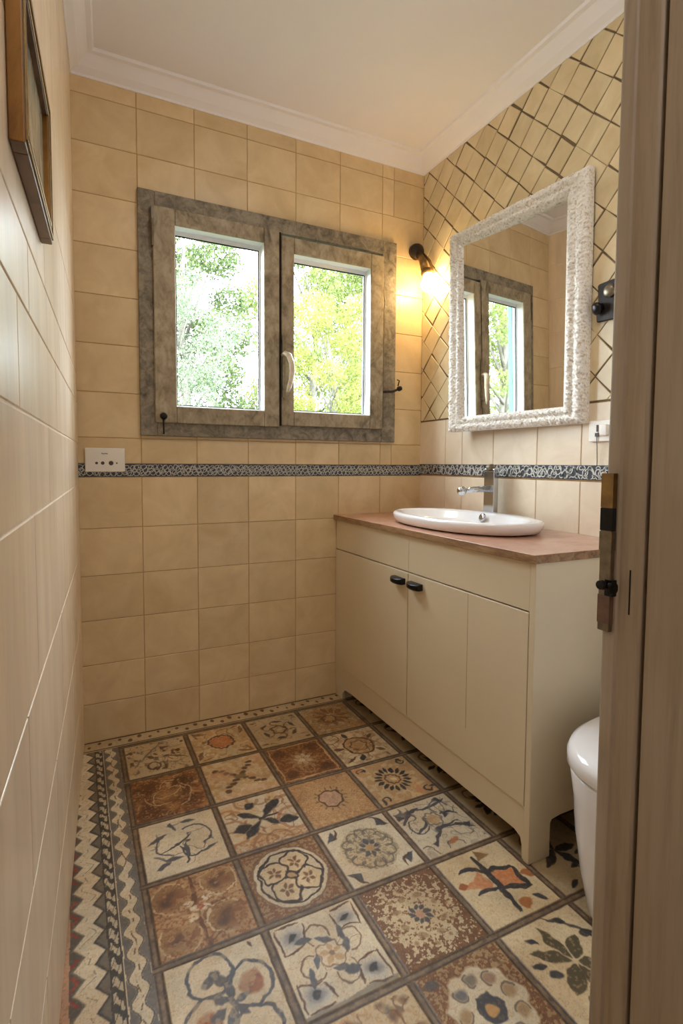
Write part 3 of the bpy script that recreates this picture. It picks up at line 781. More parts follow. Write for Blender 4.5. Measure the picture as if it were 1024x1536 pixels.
# ---------------------------------------------------------------- window
win = bpy.data.objects.new('window_1', None); link(win); win.location = (.795, 0, 1.65); struct(win)
def wp(name, bm, mats, parent=None, **k):
    o = bm_obj(name, bm, mats, None, **k); o.parent = parent or win
    if parent is None or parent is win: o.matrix_parent_inverse = Matrix.Translation(win.location).inverted()
    else: o.matrix_parent_inverse = Matrix.Identity(4)
    return o
def frame_ring(bm, x0, x1, z0, z1, y0, y1, wl, wr, wb, wt, mi=0):
    box(bm, x0, x0+wl, y0, y1, z0, z1, mi); box(bm, x1-wr, x1, y0, y1, z0, z1, mi)
    box(bm, x0+wl, x1-wr, y0, y1, z0, z0+wb, mi); box(bm, x0+wl, x1-wr, y0, y1, z1-wt, z1, mi)
bm = bmesh.new(); frame_ring(bm, .221, 1.366, 1.183, 2.112, -.020, .05, .062, .076, .062, .062)
wp('window_frame', bm, M['wood_window_outer'], bevel=.003)
bm = bmesh.new(); frame_ring(bm, .240, 1.350, 1.200, 2.090, .05, .128, .012, .012, .012, .012)
wp('outer_reveal', bm, M['white_paint'])
bm = bmesh.new(); box(bm, .779, .789, -.026, .05, 1.24, 2.05); 
wp('meeting_gap', bm, M['dark_gap'])
for (x0, x1, z0, z1, g0, g1, gz0, gz1) in ((.274, .779, 1.234, 2.052, .355, .7125, 1.300, 1.991), (.789, 1.289, 1.241, 2.035, .8455, 1.221, 1.303, 1.969)):
    bm = bmesh.new(); frame_ring(bm, x0, x1, z0, z1, -.036, .03, g0-x0, x1-g1, gz0-z0, z1-gz1)
    sash = wp('sash', bm, M['wood_window'], bevel=.004)
    bm = bmesh.new(); frame_ring(bm, g0-.004, g1+.004, gz0-.004, gz1+.004, -.030, .040, .005, .005, .005, .005)
    frame_ring(bm, g0, g1, gz0, gz1, .012, .03, .008, .008, .008, .018)
    wp('glazing_liner', bm, M['white_paint'], sash)
    bm = bmesh.new(); frame_ring(bm, g0+.008, g1-.008, gz0+.008, gz1-.018, .014, .018, .003, .003, .003, .004)
    wp('rubber_seal', bm, M['dark_gap'], sash)
    bm = bmesh.new(); box(bm, g0+.005, g1-.005, .019, .023, gz0+.005, gz1-.005)
    wp('window_pane', bm, M['pane'], sash)
    for c in sash.children: c.parent = sash; c.matrix_parent_inverse = sash.matrix_parent_inverse @ Matrix.Identity(4); c.matrix_parent_inverse = Matrix.Identity(4)
    if x0 < .5:
        bm = bmesh.new(); lathe(bm, [(0, .018), (.010, .016), (.014, .008), (.010, 0)], 16, frame_from((.303, -.036, 1.259), (0, -1, 0)))
        tube(bm, [(.303, -.041, 1.255), (.3035, -.040, 1.19)], .0028, 8)
        wp('sash_knob', bm, M['black_metal'], sash, smooth=True)
        bm = bmesh.new(); box(bm, .268, .276, -.040, -.018, 1.90, 2.045); tube(bm, [(.270, -.04, 1.90), (.273, -.042, 1.95), (.269, -.041, 2.0)], .004, 6)
        wp('hinge', bm, M['steel_worn'], sash)
    else:
        bm = bmesh.new(); box(bm, .789, .803, -.044, -.034, 1.36, 1.62)
        tube(bm, [(.796, -.044, 1.40), (.796, -.050, 1.40)], .008, 12)
        h = wp('handle_plate', bm, M['steel_worn'], sash, bevel=.001)
        bm = bmesh.new()
        tube(bm, [(.793, -.040, 1.538), (.795, -.062, 1.542), (.805, -.078, 1.532), (.815, -.085, 1.50), (.818, -.086, 1.465), (.813, -.084, 1.43), (.806, -.080, 1.40), (.800, -.076, 1.378)],
             [.010, .012, .014, .0135, .0125, .011, .010, .007], 14, flat=(1, .8))
        wp('window_handle', bm, M['ivory'], sash, smooth=True)
        bm = bmesh.new()
        tube(bm, [(1.292, -.030, 2.02-.04), (1.293, -.031, 1.86), (1.298, -.032, 1.83), (1.293, -.031, 1.79), (1.292, -.030, 1.5), (1.292, -.03, 1.25)], .003, 6)
        wp('hinge_rod', bm, M['steel_worn'], sash)
bm = bmesh.new()
tube(bm, [(1.29, -.036, 1.415), (1.335, -.045, 1.418), (1.36, -.055, 1.43)], .006, 10); lathe(bm, [(0, .014), (.010, .012), (.012, 0), (.010, -.006)], 14, frame_from((1.365, -.055, 1.432), (.3, -1, .2)))
tube(bm, [(1.362, -.05, 1.445), (1.366, -.055, 1.47), (1.360, -.045, 1.475)], .003, 6)
wp('window_stay', bm, M['iron'], smooth=True)

# green shutter folded back in the outer reveal
bm = bmesh.new(); box(bm, .2535, .268, .054, .126, 1.214, 2.076); box(bm, .2675, .272, .060, .086, 1.22, 2.07); box(bm, .2675, .272, .094, .120, 1.22, 2.07)
o = bm_obj('shutter', bm, M['green_paint'], bevel=.002); tag(o, 'narrow pale green shutter folded into the window reveal, seen in the mirror', 'shutter')

# ---------------------------------------------------------------- mirror
mt, ml = -.085, .0137
HD = Vector((-math.sin(mt), -math.cos(mt), 0)); UPV = Vector((-math.sin(ml), 0, math.cos(ml))); NV = UPV.cross(HD).normalized()
if NV.x > 0: NV = -NV
C0 = Vector((W-.078, -.333, 1.218))
mir = thing('wall_mirror', 'rectangular mirror in a thick carved whitewashed frame hung on the lattice tiles', 'mirror', C0)
def mp(h, u, n): return HD*h+UPV*u+NV*n
MW, MH = .650, .822; IL, IR, IB, IT = .084, .560, .062, .752
prof = []
for i in range(19):
    s = i/18
    z = -.012 if s in (0,) else 0
    z = .004+.013*abs(math.sin(PI*min(s/.52, 1))) if s < .52 else .003+.010*abs(math.sin(PI*(s-.52)/.34)) if s < .86 else .003-.012*(s-.86)/.14
    prof.append((s, z))
prof = [(0, -.022)]+prof+[(1, -.030)]
def ring_pts(s):
    return (s*IL, s*IB, MW-s*(MW-IR), MH-s*(MH-IT))
bm = bmesh.new()
nz = np.random.default_rng(3)
def carve(a, b, k):
    x = np.array([[a*170+k*31]]); y = np.array([[b*170+k*17]])
    return float(fbm(x, y, 60, 2)[0, 0])
for side in range(4):
    n = 260; grid = []
    A = np.linspace(0, 1, n+1)
    carr = fbm((A[None, :]*(MW if side % 2 == 0 else MH))*230+side*31+0*np.array([p[0] for p in prof])[:, None], (np.array([p[0] for p in prof])[:, None]*.08)*260+0*A[None, :]+side*50, 60, 2)
    for pi_, (s, z) in enumerate(prof):
        l, b_, r, t_ = ring_pts(s); row = []
        for i, a in enumerate(A):
            if side == 0: h, u = l+(r-l)*a, b_
            elif side == 1: h, u = r, b_+(t_-b_)*a
            elif side == 2: h, u = r-(r-l)*a, t_
            else: h, u = l, t_-(t_-b_)*a
            dz = 0
            if 0 < pi_ < len(prof)-4 and 0 < i < n: dz = (carr[pi_, i]-.5)*.016
            row.append(bm.verts.new(mp(h, u, z+dz)))
        grid.append(row)
    for r0, r1 in zip(grid, grid[1:]):
        for i in range(n): bm.faces.new([r0[i], r0[i+1], r1[i+1], r1[i]])
bmesh.ops.remove_doubles(bm, verts=bm.verts, dist=.00005)
bm_obj('mirror_frame', bm, M['carved'], mir, smooth=True)
bm = bmesh.new()
gt = .016   # the glass sits a little loose in its rebate
q = [mp(IL-.006, IB-.006, -.003), mp(IR+.006, IB-.006, -.003), mp(IR+.006, IT+.006, -.003+gt*.6), mp(IL-.006, IT+.006, -.003+gt*.6)]
q = [mp(IL-.006, IB-.006, -.0085), mp(IR+.006, IB-.006, -.0285), mp(IR+.006, IT+.006, -.0205), mp(IL-.006, IT+.006, -.0005)]
bm.faces.new([bm.verts.new(p) for p in q])
bq = [p-NV*.003 for p in q]; bm.faces.new([bm.verts.new(p) for p in bq])
bm_obj('mirror_glass', bm, M['mirror'], mir)
bm = bmesh.new()
A = [bm.verts.new(mp(h, u, -.0215)) for h, u in ((.012, .05), (.050, .05), (.050, MH-.05), (.012, MH-.05))]
B_ = [bm.verts.new(Vector((W-.0045-C0.x, v.co.y, v.co.z))) for v in A]
bm.faces.new(A); bm.faces.new(B_)
for i in range(4): bm.faces.new([A[i], A[(i+1) % 4], B_[(i+1) % 4], B_[i]])
bm_obj('mirror_batten', bm, M['picture_side'], mir)

# ---------------------------------------------------------------- corner sconce
sc_ = thing('wall_sconce', 'lit corner wall light with round dark base between window and mirror', 'wall light', (1.478, 0, 2.095))
bm = bmesh.new(); lathe(bm, [(0, .040), (.018, .039), (.031, .032), (.036, .018), (.036, 0)], 28, frame_from((0, -.004, 0), (0, -1, 0))); bm_obj('sconce_base', bm, M['iron'], sc_, smooth=True)
P1 = Vector((0, -.035, -.02)); P2 = Vector((-.008, -.10, -.115))
bm = bmesh.new(); tube(bm, [P1, P1.lerp(P2, .4)+Vector((0, -.01, 0)), P2], [.016, .017, .018], 16); bm_obj('sconce_stem', bm, M['brass'], sc_, smooth=True)
bm = bmesh.new(); tube(bm, [Vector((.022, -.04, -.015)), Vector((.032, -.08, -.06)), Vector((.034, -.105, -.115))], [.007, .007, .006], 10); bm_obj('sconce_arm', bm, M['brass'], sc_, smooth=True)
bm = bmesh.new(); lathe(bm, [(.024, -.012), (.028, 0), (.026, .014), (.02, .014)], 24, frame_from((-.006, -.112, -.128), (.1, -.35, -1))); bm_obj('lamp_socket', bm, M['brass'], sc_, smooth=True)
bm = bmesh.new(); lathe(bm, [(.018, 0), (.027, .008), (.040, .026), (.044, .044), (.038, .062), (.022, .074), (0, .078)], 28, frame_from((-.004, -.118, -.142), (.15, -.3, -1)))
BULB = emis('bulb_glow', (1, .68, .29, 1), 75)
bm_obj('light_bulb', bm, BULB, sc_, smooth=True)

# ---------------------------------------------------------------- vanity cabinet
CX, CY, CTOP = 1.064, -1.208, .822
cab = thing('vanity_cabinet', 'cream two-door bathroom vanity cabinet standing on short legs under the basin', 'cabinet', (CX, CY/2, 0))
def cp(name, bm, mat, parent=None, **k):
    o = bm_obj(name, bm, mat, parent or cab, **k)
    return o
ox, oy = CX, CY/2
def cbox(bm, x0, x1, y0, y1, z0, z1): box(bm, x0-ox, x1-ox, y0-oy, y1-oy, z0, z1)
bm = bmesh.new()
cbox(bm, CX+.020, W-.004, -.006, CY+.020, .150, CTOP)           # carcass
cp('cabinet_body', bm, M['cabinet'])
bm = bmesh.new()
prism(bm, [(p[0]-ox, p[1]) for p in [(CX+.001, 0), (CX+.080, 0), (CX+.080, .095), (CX+.086, .104), (CX+.12, .108), (W-.10, .108), (W-.07, .09), (W-.07, 0), (W-.004, 0), (W-.004, CTOP), (CX+.001, CTOP)]], 'y', CY-oy, CY+.020-oy)
cp('side_panel', bm, M['cabinet'], bevel=.002)
bm = bmesh.new()
prism(bm, [(p[0]-oy, p[1]) for p in [(-.07, .0), (-.075, .030), (-.10, .052), (-.16, .058), (-1.15, .066), (-1.172, .058), (-1.178, .040), (-1.180, 0), (CY+.0202, 0), (CY+.0202, .152), (-.004, .152), (-.004, .0)]], 'x', .004, .022)
cp('plinth_rail', bm, M['cabinet'], bevel=.002)
bm = bmesh.new(); cbox(bm, CX+.0225, CX+.06, -.066, -.008, 0, .149)
cp('leg', bm, M['cabinet'], bevel=.003)
bm = bmesh.new(); cbox(bm, CX+.002, CX+.0202, -.006, -.6065, .690, CTOP); cp('drawer_front', bm, M['cabinet'], bevel=.0012)
bm = bmesh.new(); cbox(bm, CX+.002, CX+.0202, -.6075, CY+.0205, .690, CTOP); cp('drawer_front', bm, M['cabinet'], bevel=.0012)
for k, (ya, yb, hy) in enumerate(((-.006, -.606, -.555), (-.610, CY+.0215, -.665))):
    bm = bmesh.new(); cbox(bm, CX, CX+.019, ya, yb, .152, .686)
    d = cp('door', bm, M['cabinet'], bevel=.0015)
    if k == 1:
        bm = bmesh.new(); cbox(bm, CX-.0006, CX+.001, -.9405, -.9415, .26, .684); cp('panel_groove', bm, M['grout'], d)
    bm = bmesh.new()
    pts = [(0, 0), (-.030, .002), (-.034, .010), (-.031, .020), (-.024, .022), (-.012, .014), (0, .013)]
    # a curved pull: plate on the door with a lip that sweeps out
    n = 9; rows = []
    for i in range(n):
        s = i/(n-1); yk = hy+.036-.072*s; pr_ = .006+.030*math.sin(PI*(.12+.76*s))**.7
        rows.append([bm.verts.new((CX-ox-a*pr_/.034, yk-oy, .640+b_)) for a, b_ in [(0, 0), (.026, -.001), (.034, .006), (.034, .018), (.026, .022), (.0, .022)]])
    for a_, b_ in zip(rows, rows[1:]):
        for i in range(6): bm.faces.new([a_[i], a_[(i+1) % 6], b_[(i+1) % 6], b_[i]])
    bm.faces.new(rows[0]); bm.faces.new(rows[-1])
    cp('handle', bm, M['black_metal'], d, bevel=.001)

bm = bmesh.new(); box(bm, 1.052, W-.0045, -1.217, -.003, .8225, .846)
ct = bm_obj('countertop', bm, [M['counter'], M['counter_edge']], bevel=.002)
for p in ct.data.polygons:
    if abs(p.normal.z) < .5: p.material_index = 1
tag(ct, 'reddish brown countertop slab with dark wood edge on the cream cabinet', 'countertop')

# ---------------------------------------------------------------- basin
bx, by, bz = 1.298, -.612, .846
basin = thing('wash_basin', 'oval white ceramic basin with a raised rim set into the brown countertop', 'sink', (bx, by, bz))
def se(a, b, e, n=72, cx=0, cy=0):
    out = []
    for i in range(n):
        t = 2*PI*i/n; c, s = math.cos(t), math.sin(t)
        out.append((cx+b*math.copysign(abs(c)**(2/e), c), cy+a*math.copysign(abs(s)**(2/e), s)))
    return out
A_, B_r = .344, .203
levels = [(A_-.040, B_r-.034, .001, 2.2, 0), (A_-.012, B_r-.010, .006, 2.2, 0), (A_-.002, B_r-.002, .022, 2.2, 0), (A_, B_r, .034, 2.2, 0), (A_-.003, B_r-.003, .041, 2.2, 0), (A_-.010, B_r-.010, .044, 2.2, 0),
          (A_-.028, B_r-.040, .043, 2.15, -.012), (A_-.036, B_r-.050, .037, 2.1, -.014), (A_-.05, B_r-.062, .012, 2.1, -.015), (A_-.08, B_r-.085, -.012+.013, 2.0, -.015), (.16, .07, .0008, 2, -.012), (.03, .03, .0004, 2, -.01)]
bm = bmesh.new(); rings = []
for a, b_, z, e, cx in levels: rings.append([bm.verts.new((x, y, z)) for x, y in se(a, b_, e, cx=cx)])
for r0, r1 in zip(rings, rings[1:]):
    for i in range(72): bm.faces.new([r0[i], r0[(i+1) % 72], r1[(i+1) % 72], r1[i]])
bm.faces.new(rings[-1]); bm.faces.new(rings[0])
bm_obj('basin_bowl', bm, M['porcelain'], basin, smooth=True)
bm = bmesh.new(); lathe(bm, [(.006, .006), (.012, .006), (.017, .003), (.018, 0)], 24, frame_from((.118, .02, .026), (-1, 0, .35))); bm_obj('overflow_ring', bm, M['chrome'], basin, smooth=True)
bm = bmesh.new(); lathe(bm, [(0, .003), (.018, .002), (.022, 0)], 24, frame_from((-.01, 0, .0008), (0, 0, 1))); bm_obj('drain', bm, M['chrome'], basin, smooth=True)

# tap on the rear rim
tx, ty, tz = 1.472, -.572, .8885
tap = thing('basin_tap', 'tall square chrome mixer tap behind the white basin', 'tap', (tx, ty, tz))
bm = bmesh.new(); prism(bm, [(-.012, 0), (.014, 0), (.015, .17), (.011, .178), (-.008, .176), (-.011, .16)], 'y', -.030, .028)
bm_obj('tap_body', bm, M['chrome'], tap, bevel=.004, segs=3)
bm = bmesh.new(); tube(bm, [(-.008, .0, .095), (-.07, .008, .093), (-.125, .014, .089)], [.013, .0115, .010], 18); bm_obj('spout', bm, M['chrome'], tap, smooth=True)
bm = bmesh.new(); lathe(bm, [(0, .018), (.012, .017), (.017, .008), (.017, -.006), (.010, -.014)], 22, frame_from((-.128, .0145, .088), (-1, .1, -.1))); bm_obj('aerator', bm, M['chrome'], tap, smooth=True)
bm = bmesh.new(); tube(bm, [(.0, -.002, .172), (-.004, .0, .184), (-.006, .0, .190)], [.018, .017, .012], 16, flat=(1, 1.1)); bm_obj('tap_lever', bm, M['steel_worn'], tap, smooth=True)

# ---------------------------------------------------------------- toilet
tox, toy = 1.26, -1.474
toi = thing('toilet', 'white back-to-wall toilet with closed lid between vanity and doorway', 'toilet', (tox, toy, 0))
def dshape(front, halfw, back, n=40, e=2.3):
    """outline: rounded front toward -x, straight to the wall"""
    pts = []
    for i in range(n+1):
        t = -PI/2+PI*i/n; c, s = math.cos(t), math.sin(t)
        pts.append((-(abs(c)**(2/e))*front, math.copysign(abs(s)**(2/e), s)*halfw))
    pts = [(back, -halfw)]+pts+[(back, halfw)]
    return pts
def loft(bm, secs, cap=True):
    R_ = [[bm.verts.new((x, y, z)) for x, y in p] for p, z in secs]
    n = len(R_[0])
    for a, b_ in zip(R_, R_[1:]):
        for i in range(n): bm.faces.new([a[i], a[(i+1) % n], b_[(i+1) % n], b_[i]])
    if cap: bm.faces.new(R_[0]); bm.faces.new(R_[-1])
FR = .288
bm = bmesh.new()
loft(bm, [(dshape(FR-.078, .135, .262), 0), (dshape(FR-.066, .144, .262), .03), (dshape(FR-.044, .156, .262), .12), (dshape(FR-.026, .164, .262), .22), (dshape(FR-.018, .168, .262), .31), (dshape(FR-.008, .174, .262), .37), (dshape(FR-.010, .172, .262), .376)])
bm_obj('toilet_bowl', bm, M['porcelain'], toi, smooth=True)
bm = bmesh.new(); loft(bm, [(dshape(FR-.016, .168, .10), .376), (dshape(FR-.016, .168, .10), .382)]); bm_obj('lid_gap_shade', bm, M['dark_gap'], toi)  # near-black slab colours in the shade between bowl and lid
bm = bmesh.new()
loft(bm, [(dshape(FR-.006, .176, .11), .382), (dshape(FR, .181, .114), .390), (dshape(FR, .181, .114), .412), (dshape(FR-.006, .176, .112), .424), (dshape(FR-.018, .166, .108), .430), (dshape(FR-.05, .14, .09), .432)])
bm_obj('toilet_lid', bm, M['porcelain'], toi, smooth=True)
bm = bmesh.new(); box(bm, .118, .262, -.19, .19, .376, .80); bm_obj('cistern', bm, M['porcelain'], toi, bevel=.018, segs=4)
bm = bmesh.new(); box(bm, .112, .263, -.196, .196, .80, .83); lathe(bm, [(.022, .006), (.024, 0)], 20, frame_from((.19, 0, .83), (0, 0, 1))); bm_obj('cistern_lid', bm, M['porcelain'], toi, bevel=.008, segs=3)

# ---------------------------------------------------------------- wall fittings
ss = thing('wall_socket', 'white rectangular socket plate on the window wall over the border band', 'socket', (.094, 0, 1.088))
bm = bmesh.new(); box(bm, -.069, .069, -.014, -.0015, -.045, .045); bm_obj('socket_plate', bm, M['plastic'], ss, bevel=.003)
for x, w, h in ((-.030, .005, .004), (-.009, .0065, .005), (.020, .0085, .0055), (.040, .003, .003)):
    bm = bmesh.new(); lathe(bm, [(w, .0008), (w, 0)], 12, frame_from((x, -.0138, -.012), (0, -1, 0))); bm_obj('socket_hole', bm, M['ink'], ss)
bm = bmesh.new(); tube(bm, [(-.013, -.0142, .025), (-.006, -.0142, .022), (0, -.0142, .024), (.009, -.0142, .0225)], .0014, 6)
bm_obj('printed_mark', bm, M['ink'], ss)

s2 = thing('wall_socket', 'small white switch socket at the doorway edge of the mirror wall', 'socket', (W, -1.043, 1.190))
bm = bmesh.new(); box(bm, -.013, -.0035, -.055, .055, -.034, .034); bm_obj('socket_plate', bm, M['plastic'], s2, bevel=.003)
bm = bmesh.new(); box(bm, -.026, -.012, -.022, .006, -.016, .020); bm_obj('switch_rocker', bm, M['plastic'], s2, bevel=.004)
bm = bmesh.new(); box(bm, -.0155, -.012, .018, .024, -.002, .020); box(bm, -.019, -.012, .014, .026, -.018, -.006); bm_obj('cord_clip', bm, M['ink'], s2)
bm = bmesh.new(); tube(bm, [(W-.017, -1.022, 1.178), (W-.013, -1.022, 1.14), (W-.009, -1.021, 1.09), (W-.009, -1.0205, 1.074)], .0013, 8)
o = bm_obj('cord', bm, M['ink']); tag(o, 'thin dark cord hanging from the white switch socket', 'cord')

hk = thing('wall_hook', 'dark metal wall plate with two round knobs on the lattice tiles beside the mirror', 'hook', (W, -1.04, 1.600))
bm = bmesh.new()
prism(bm, [(-.050, -.062), (.034, -.060), (.036, -.02), (.030, .0), (.034, .055), (.028, .060), (-.050, .064)], 'x', -.016, -.0035); bm_obj('hook_plate', bm, M['iron'], hk, bevel=.003)
bm = bmesh.new(); lathe(bm, [(.016, 0), (.020, .004), (.021, .010), (.014, .016), (0, .017)], 22, frame_from((-.015, -.016, .026), (-1, 0, 0))); bm_obj('knob', bm, M['steel_worn'], hk, smooth=True)
bm = bmesh.new(); lathe(bm, [(.014, 0), (.012, .006), (.019, .012), (.020, .020), (.010, .026), (0, .027)], 22, frame_from((-.015, .018, -.016), (-1, .3, -.3))); bm_obj('knob', bm, M['black_metal'], hk, smooth=True)

# ---------------------------------------------------------------- picture on the left wall
pyn, pyf, pz0, pz1 = -1.436, -1.090, 1.475, 1.715
pic = thing('framed_picture', 'small framed painting in brown and gilt wood on the left wall', 'picture', (lw((pyn+pyf)/2), (pyn+pyf)/2, (pz0+pz1)/2))
pic.rotation_euler = (0, 0, -math.atan(K))
hw, hh = (pyf-pyn)/2, (pz1-pz0)/2
def pring(bm, y, z, wd, x0, x1):
    box(bm, x0, x1, -y, -y+wd, -z, z); box(bm, x0, x1, y-wd, y, -z, z); box(bm, x0, x1, -y+wd, y-wd, -z, -z+wd); box(bm, x0, x1, -y+wd, y-wd, z-wd, z)
bm = bmesh.new(); pring(bm, hw, hh, .030, .0025, .021); bm_obj('picture_frame', bm, [M['picture_side'], M['picture_wood']], pic, bevel=.002)
fr = pic.children[0]
for p in fr.data.polygons:
    if abs(p.normal.y) > .9: p.material_index = 1
bm = bmesh.new(); pring(bm, hw-.006, hh-.006, .006, .020, .0235); pring(bm, hw-.022, hh-.022, .007, .018, .0225); bm_obj('gilt_moulding', bm, M['brass'], pic, bevel=.001)
bm = bmesh.new(); box(bm, .004, .012, -hw+.028, hw-.028, -hh+.028, hh-.028); bm_obj('canvas', bm, M['painting'], pic)

# ---------------------------------------------------------------- door frame in the foreground
dr = bpy.data.objects.new('door_1', None); link(dr); dr.location = (.71, -1.78, 0); struct(dr)
def dp(name, bm, mat, **k):
    o = bm_obj(name, bm, mat, None, **k); o.parent = dr; o.matrix_parent_inverse = Matrix.Translation(dr.location).inverted(); return o
bm = bmesh.new()
prism(bm, [(.742, -1.690), (.6985, -1.690), (.6965, -1.695), (.6965, -1.7115), (.7005, -1.7135), (.7005, -1.7445), (.7035, -1.7480), (.742, -1.7480)], 'z', 0, 2.06)
dp('door_stop', bm, M['wood_jamb'], bevel=.0012)
bm = bmesh.new(); box(bm, .716, .742, -1.755, -1.745, 0, 2.06); dp('shadow_joint', bm, M['dark_gap'])
bm = bmesh.new(); box(bm, .7035, .742, -1.885, -1.7535, 0, 2.06); dp('door_jamb', bm, M['wood_jamb'], bevel=.002)
bm = bmesh.new(); box(bm, lw(-1.7)+.003, .7, -1.885, -1.70, 2.045, 2.075); dp('door_head', bm, M['wood_jamb'], bevel=.002)
bm = bmesh.new(); box(bm, .6998, .7008, -1.7320, -1.7300, .865, .930); dp('keyhole_slot', bm, M['dark_gap'])
bm = bmesh.new(); box(bm, .6885, .6975, -1.7075, -1.6885, .834, 1.068)
lk = dp('strike_plate', bm, M['steel_worn'], bevel=.0012)
lk['label'] = 'worn metal strike plate with dark bolt'
for nm, z0, z1, mt_, xx in (('plate_cap', 1.018, 1.068, 'brass', .0005), ('latch_opening', .984, 1.017, 'dark_gap', .0006), ('latch_bar', .9545, .9825, 'steel_worn', .0012), ('lower_slot', .846, .888, 'picture_side', .0006)):
    bm = bmesh.new(); box(bm, .6885-xx-.0005, .6975, -1.7078-xx, -1.6885, z0, z1); o = dp(nm, bm, M[mt_])
    o.parent = lk; o.matrix_parent_inverse = Matrix.Identity(4)
bm = bmesh.new(); tube(bm, [(.690, -1.700, .903), (.681, -1.702, .905)], .0045, 12); lathe(bm, [(0, .006), (.0065, .005), (.0075, 0), (.005, -.005)], 14, frame_from((.6785, -1.702, .905), (-1, 0, 0)))
lathe(bm, [(.009, .004), (.010, 0), (.008, -.004)], 14, frame_from((.691, -1.709, .9), (0, -1, 0))); box(bm, .687, .700, -1.712, -1.70, .888, .912)
o = dp('bolt_knob', bm, M['black_metal'], smooth=False); o.parent = lk; o.matrix_parent_inverse = Matrix.Identity(4)

# ---------------------------------------------------------------- added fill lamps, out of view, to brighten the interior
def dome(name, label, loc, r, st, col):
    t = thing(name, label, 'fill light', loc)
    bm = bmesh.new(); lathe(bm, [(r*.9, 0), (r, -.01), (r, -.022), (r*.86, -.026)], 40); bm_obj('fill_lamp_rim', bm, M['white_paint'], t, smooth=True)
    bm = bmesh.new(); lathe(bm, [(r*.93, -.018), (r*.86, -.045), (r*.62, -.072), (r*.3, -.086), (0, -.09)], 40, cap=False); bm_obj('fill_lamp_shade', bm, emis(name+'_glow', col, st), t, smooth=True)
    return t
dome('fill_lamp', 'added fill lamp, round opal dome on the bathroom ceiling, out of view', (.72, -1.16, CZ), .15, 22, (1, .97, .94, 1))
dome('fill_lamp', 'added fill lamp, round opal dome on the hall ceiling, out of view', (.45, -2.65, CZ), .17, 22, (1, .95, .90, 1))

# ---------------------------------------------------------------- garden outside
LM = [leaf_mat('leaf_dark', srgb(60, 72, 46), srgb(118, 132, 86)), leaf_mat('leaf_mid', srgb(84, 96, 50), srgb(136, 146, 90)), leaf_mat('leaf_yellow', srgb(96, 104, 50), srgb(148, 150, 84)), leaf_mat('leaf_grey', srgb(84, 96, 76), srgb(138, 147, 122))]
def foliage(centres, n, size, seed):
    r = np.random.default_rng(seed)
    C_ = np.array([c[:3] for c in centres]); Rr = np.array([c[3] for c in centres])
    w = Rr**2; k = r.choice(len(centres), n, p=w/w.sum())
    d = r.normal(size=(n, 3)); d /= np.linalg.norm(d, axis=1)[:, None]
    P = C_[k]+d*(Rr[k]*r.uniform(.35, 1.08, n)**.7)[:, None]*np.array([1, 1, .85])
    a = r.normal(size=(n, 3)); a /= np.linalg.norm(a, axis=1)[:, None]; b_ = np.cross(a, r.normal(size=(n, 3))); b_ /= np.linalg.norm(b_, axis=1)[:, None]
    s = size*r.uniform(.6, 1.4, n)[:, None]
    V = np.stack([P-a*s, P+b_*s*.42, P+a*s, P-b_*s*.42], 1).reshape(-1, 3).astype(np.float32)
    me = bpy.data.meshes.new('foliage'); me.vertices.add(len(V)); me.vertices.foreach_set('co', V.ravel())
    me.loops.add(4*n); me.loops.foreach_set('vertex_index', np.arange(4*n, dtype=np.int32)); me.polygons.add(n); me.polygons.foreach_set('loop_start', np.arange(0, 4*n, 4, dtype=np.int32))
    me.update(); me.validate(); return me
def tree(name, label, cat, x, y, h, spread, n, size, mat, seed, low=.25, trunk=.09):
    t = thing(name, label, cat, (x, y, -.3), 'trees outside the window')
    r = random.Random(seed); cs = []
    bm = bmesh.new()
    top = Vector((r.uniform(-.2, .2), r.uniform(-.2, .2), h*.86))
    trk = [Vector((0, 0, 0)), Vector((r.uniform(-.1, .1), 0, h*.3)), Vector((r.uniform(-.15, .15), .05, h*.6)), top]
    tube(bm, trk, [trunk, trunk*.8, trunk*.55, trunk*.2], 8)
    for k in range(20):
        z = h*(low+(.95-low)*(k+.5)/20); a = k*2.4+r.random(); rad = spread*(.35+.65*math.sin(PI*min(1, (z/h-low*.6)/(1.02-low*.6))))*r.uniform(.4, .95)
        c = Vector((rad*math.cos(a), rad*math.sin(a), z)); cs.append((c.x, c.y, c.z, spread*r.uniform(.26, .42)))
        s = Vector((0, 0, z*.72)); tube(bm, [s, s.lerp(c, .5)+Vector((0, 0, .08)), c], [trunk*.32, trunk*.2, trunk*.08], 5)
    bm_obj('trunk', bm, M['bark'], t, smooth=True)
    me = foliage(cs, n, size, seed); me.materials.append(mat); link(bpy.data.objects.new('foliage', me), t)
    return t
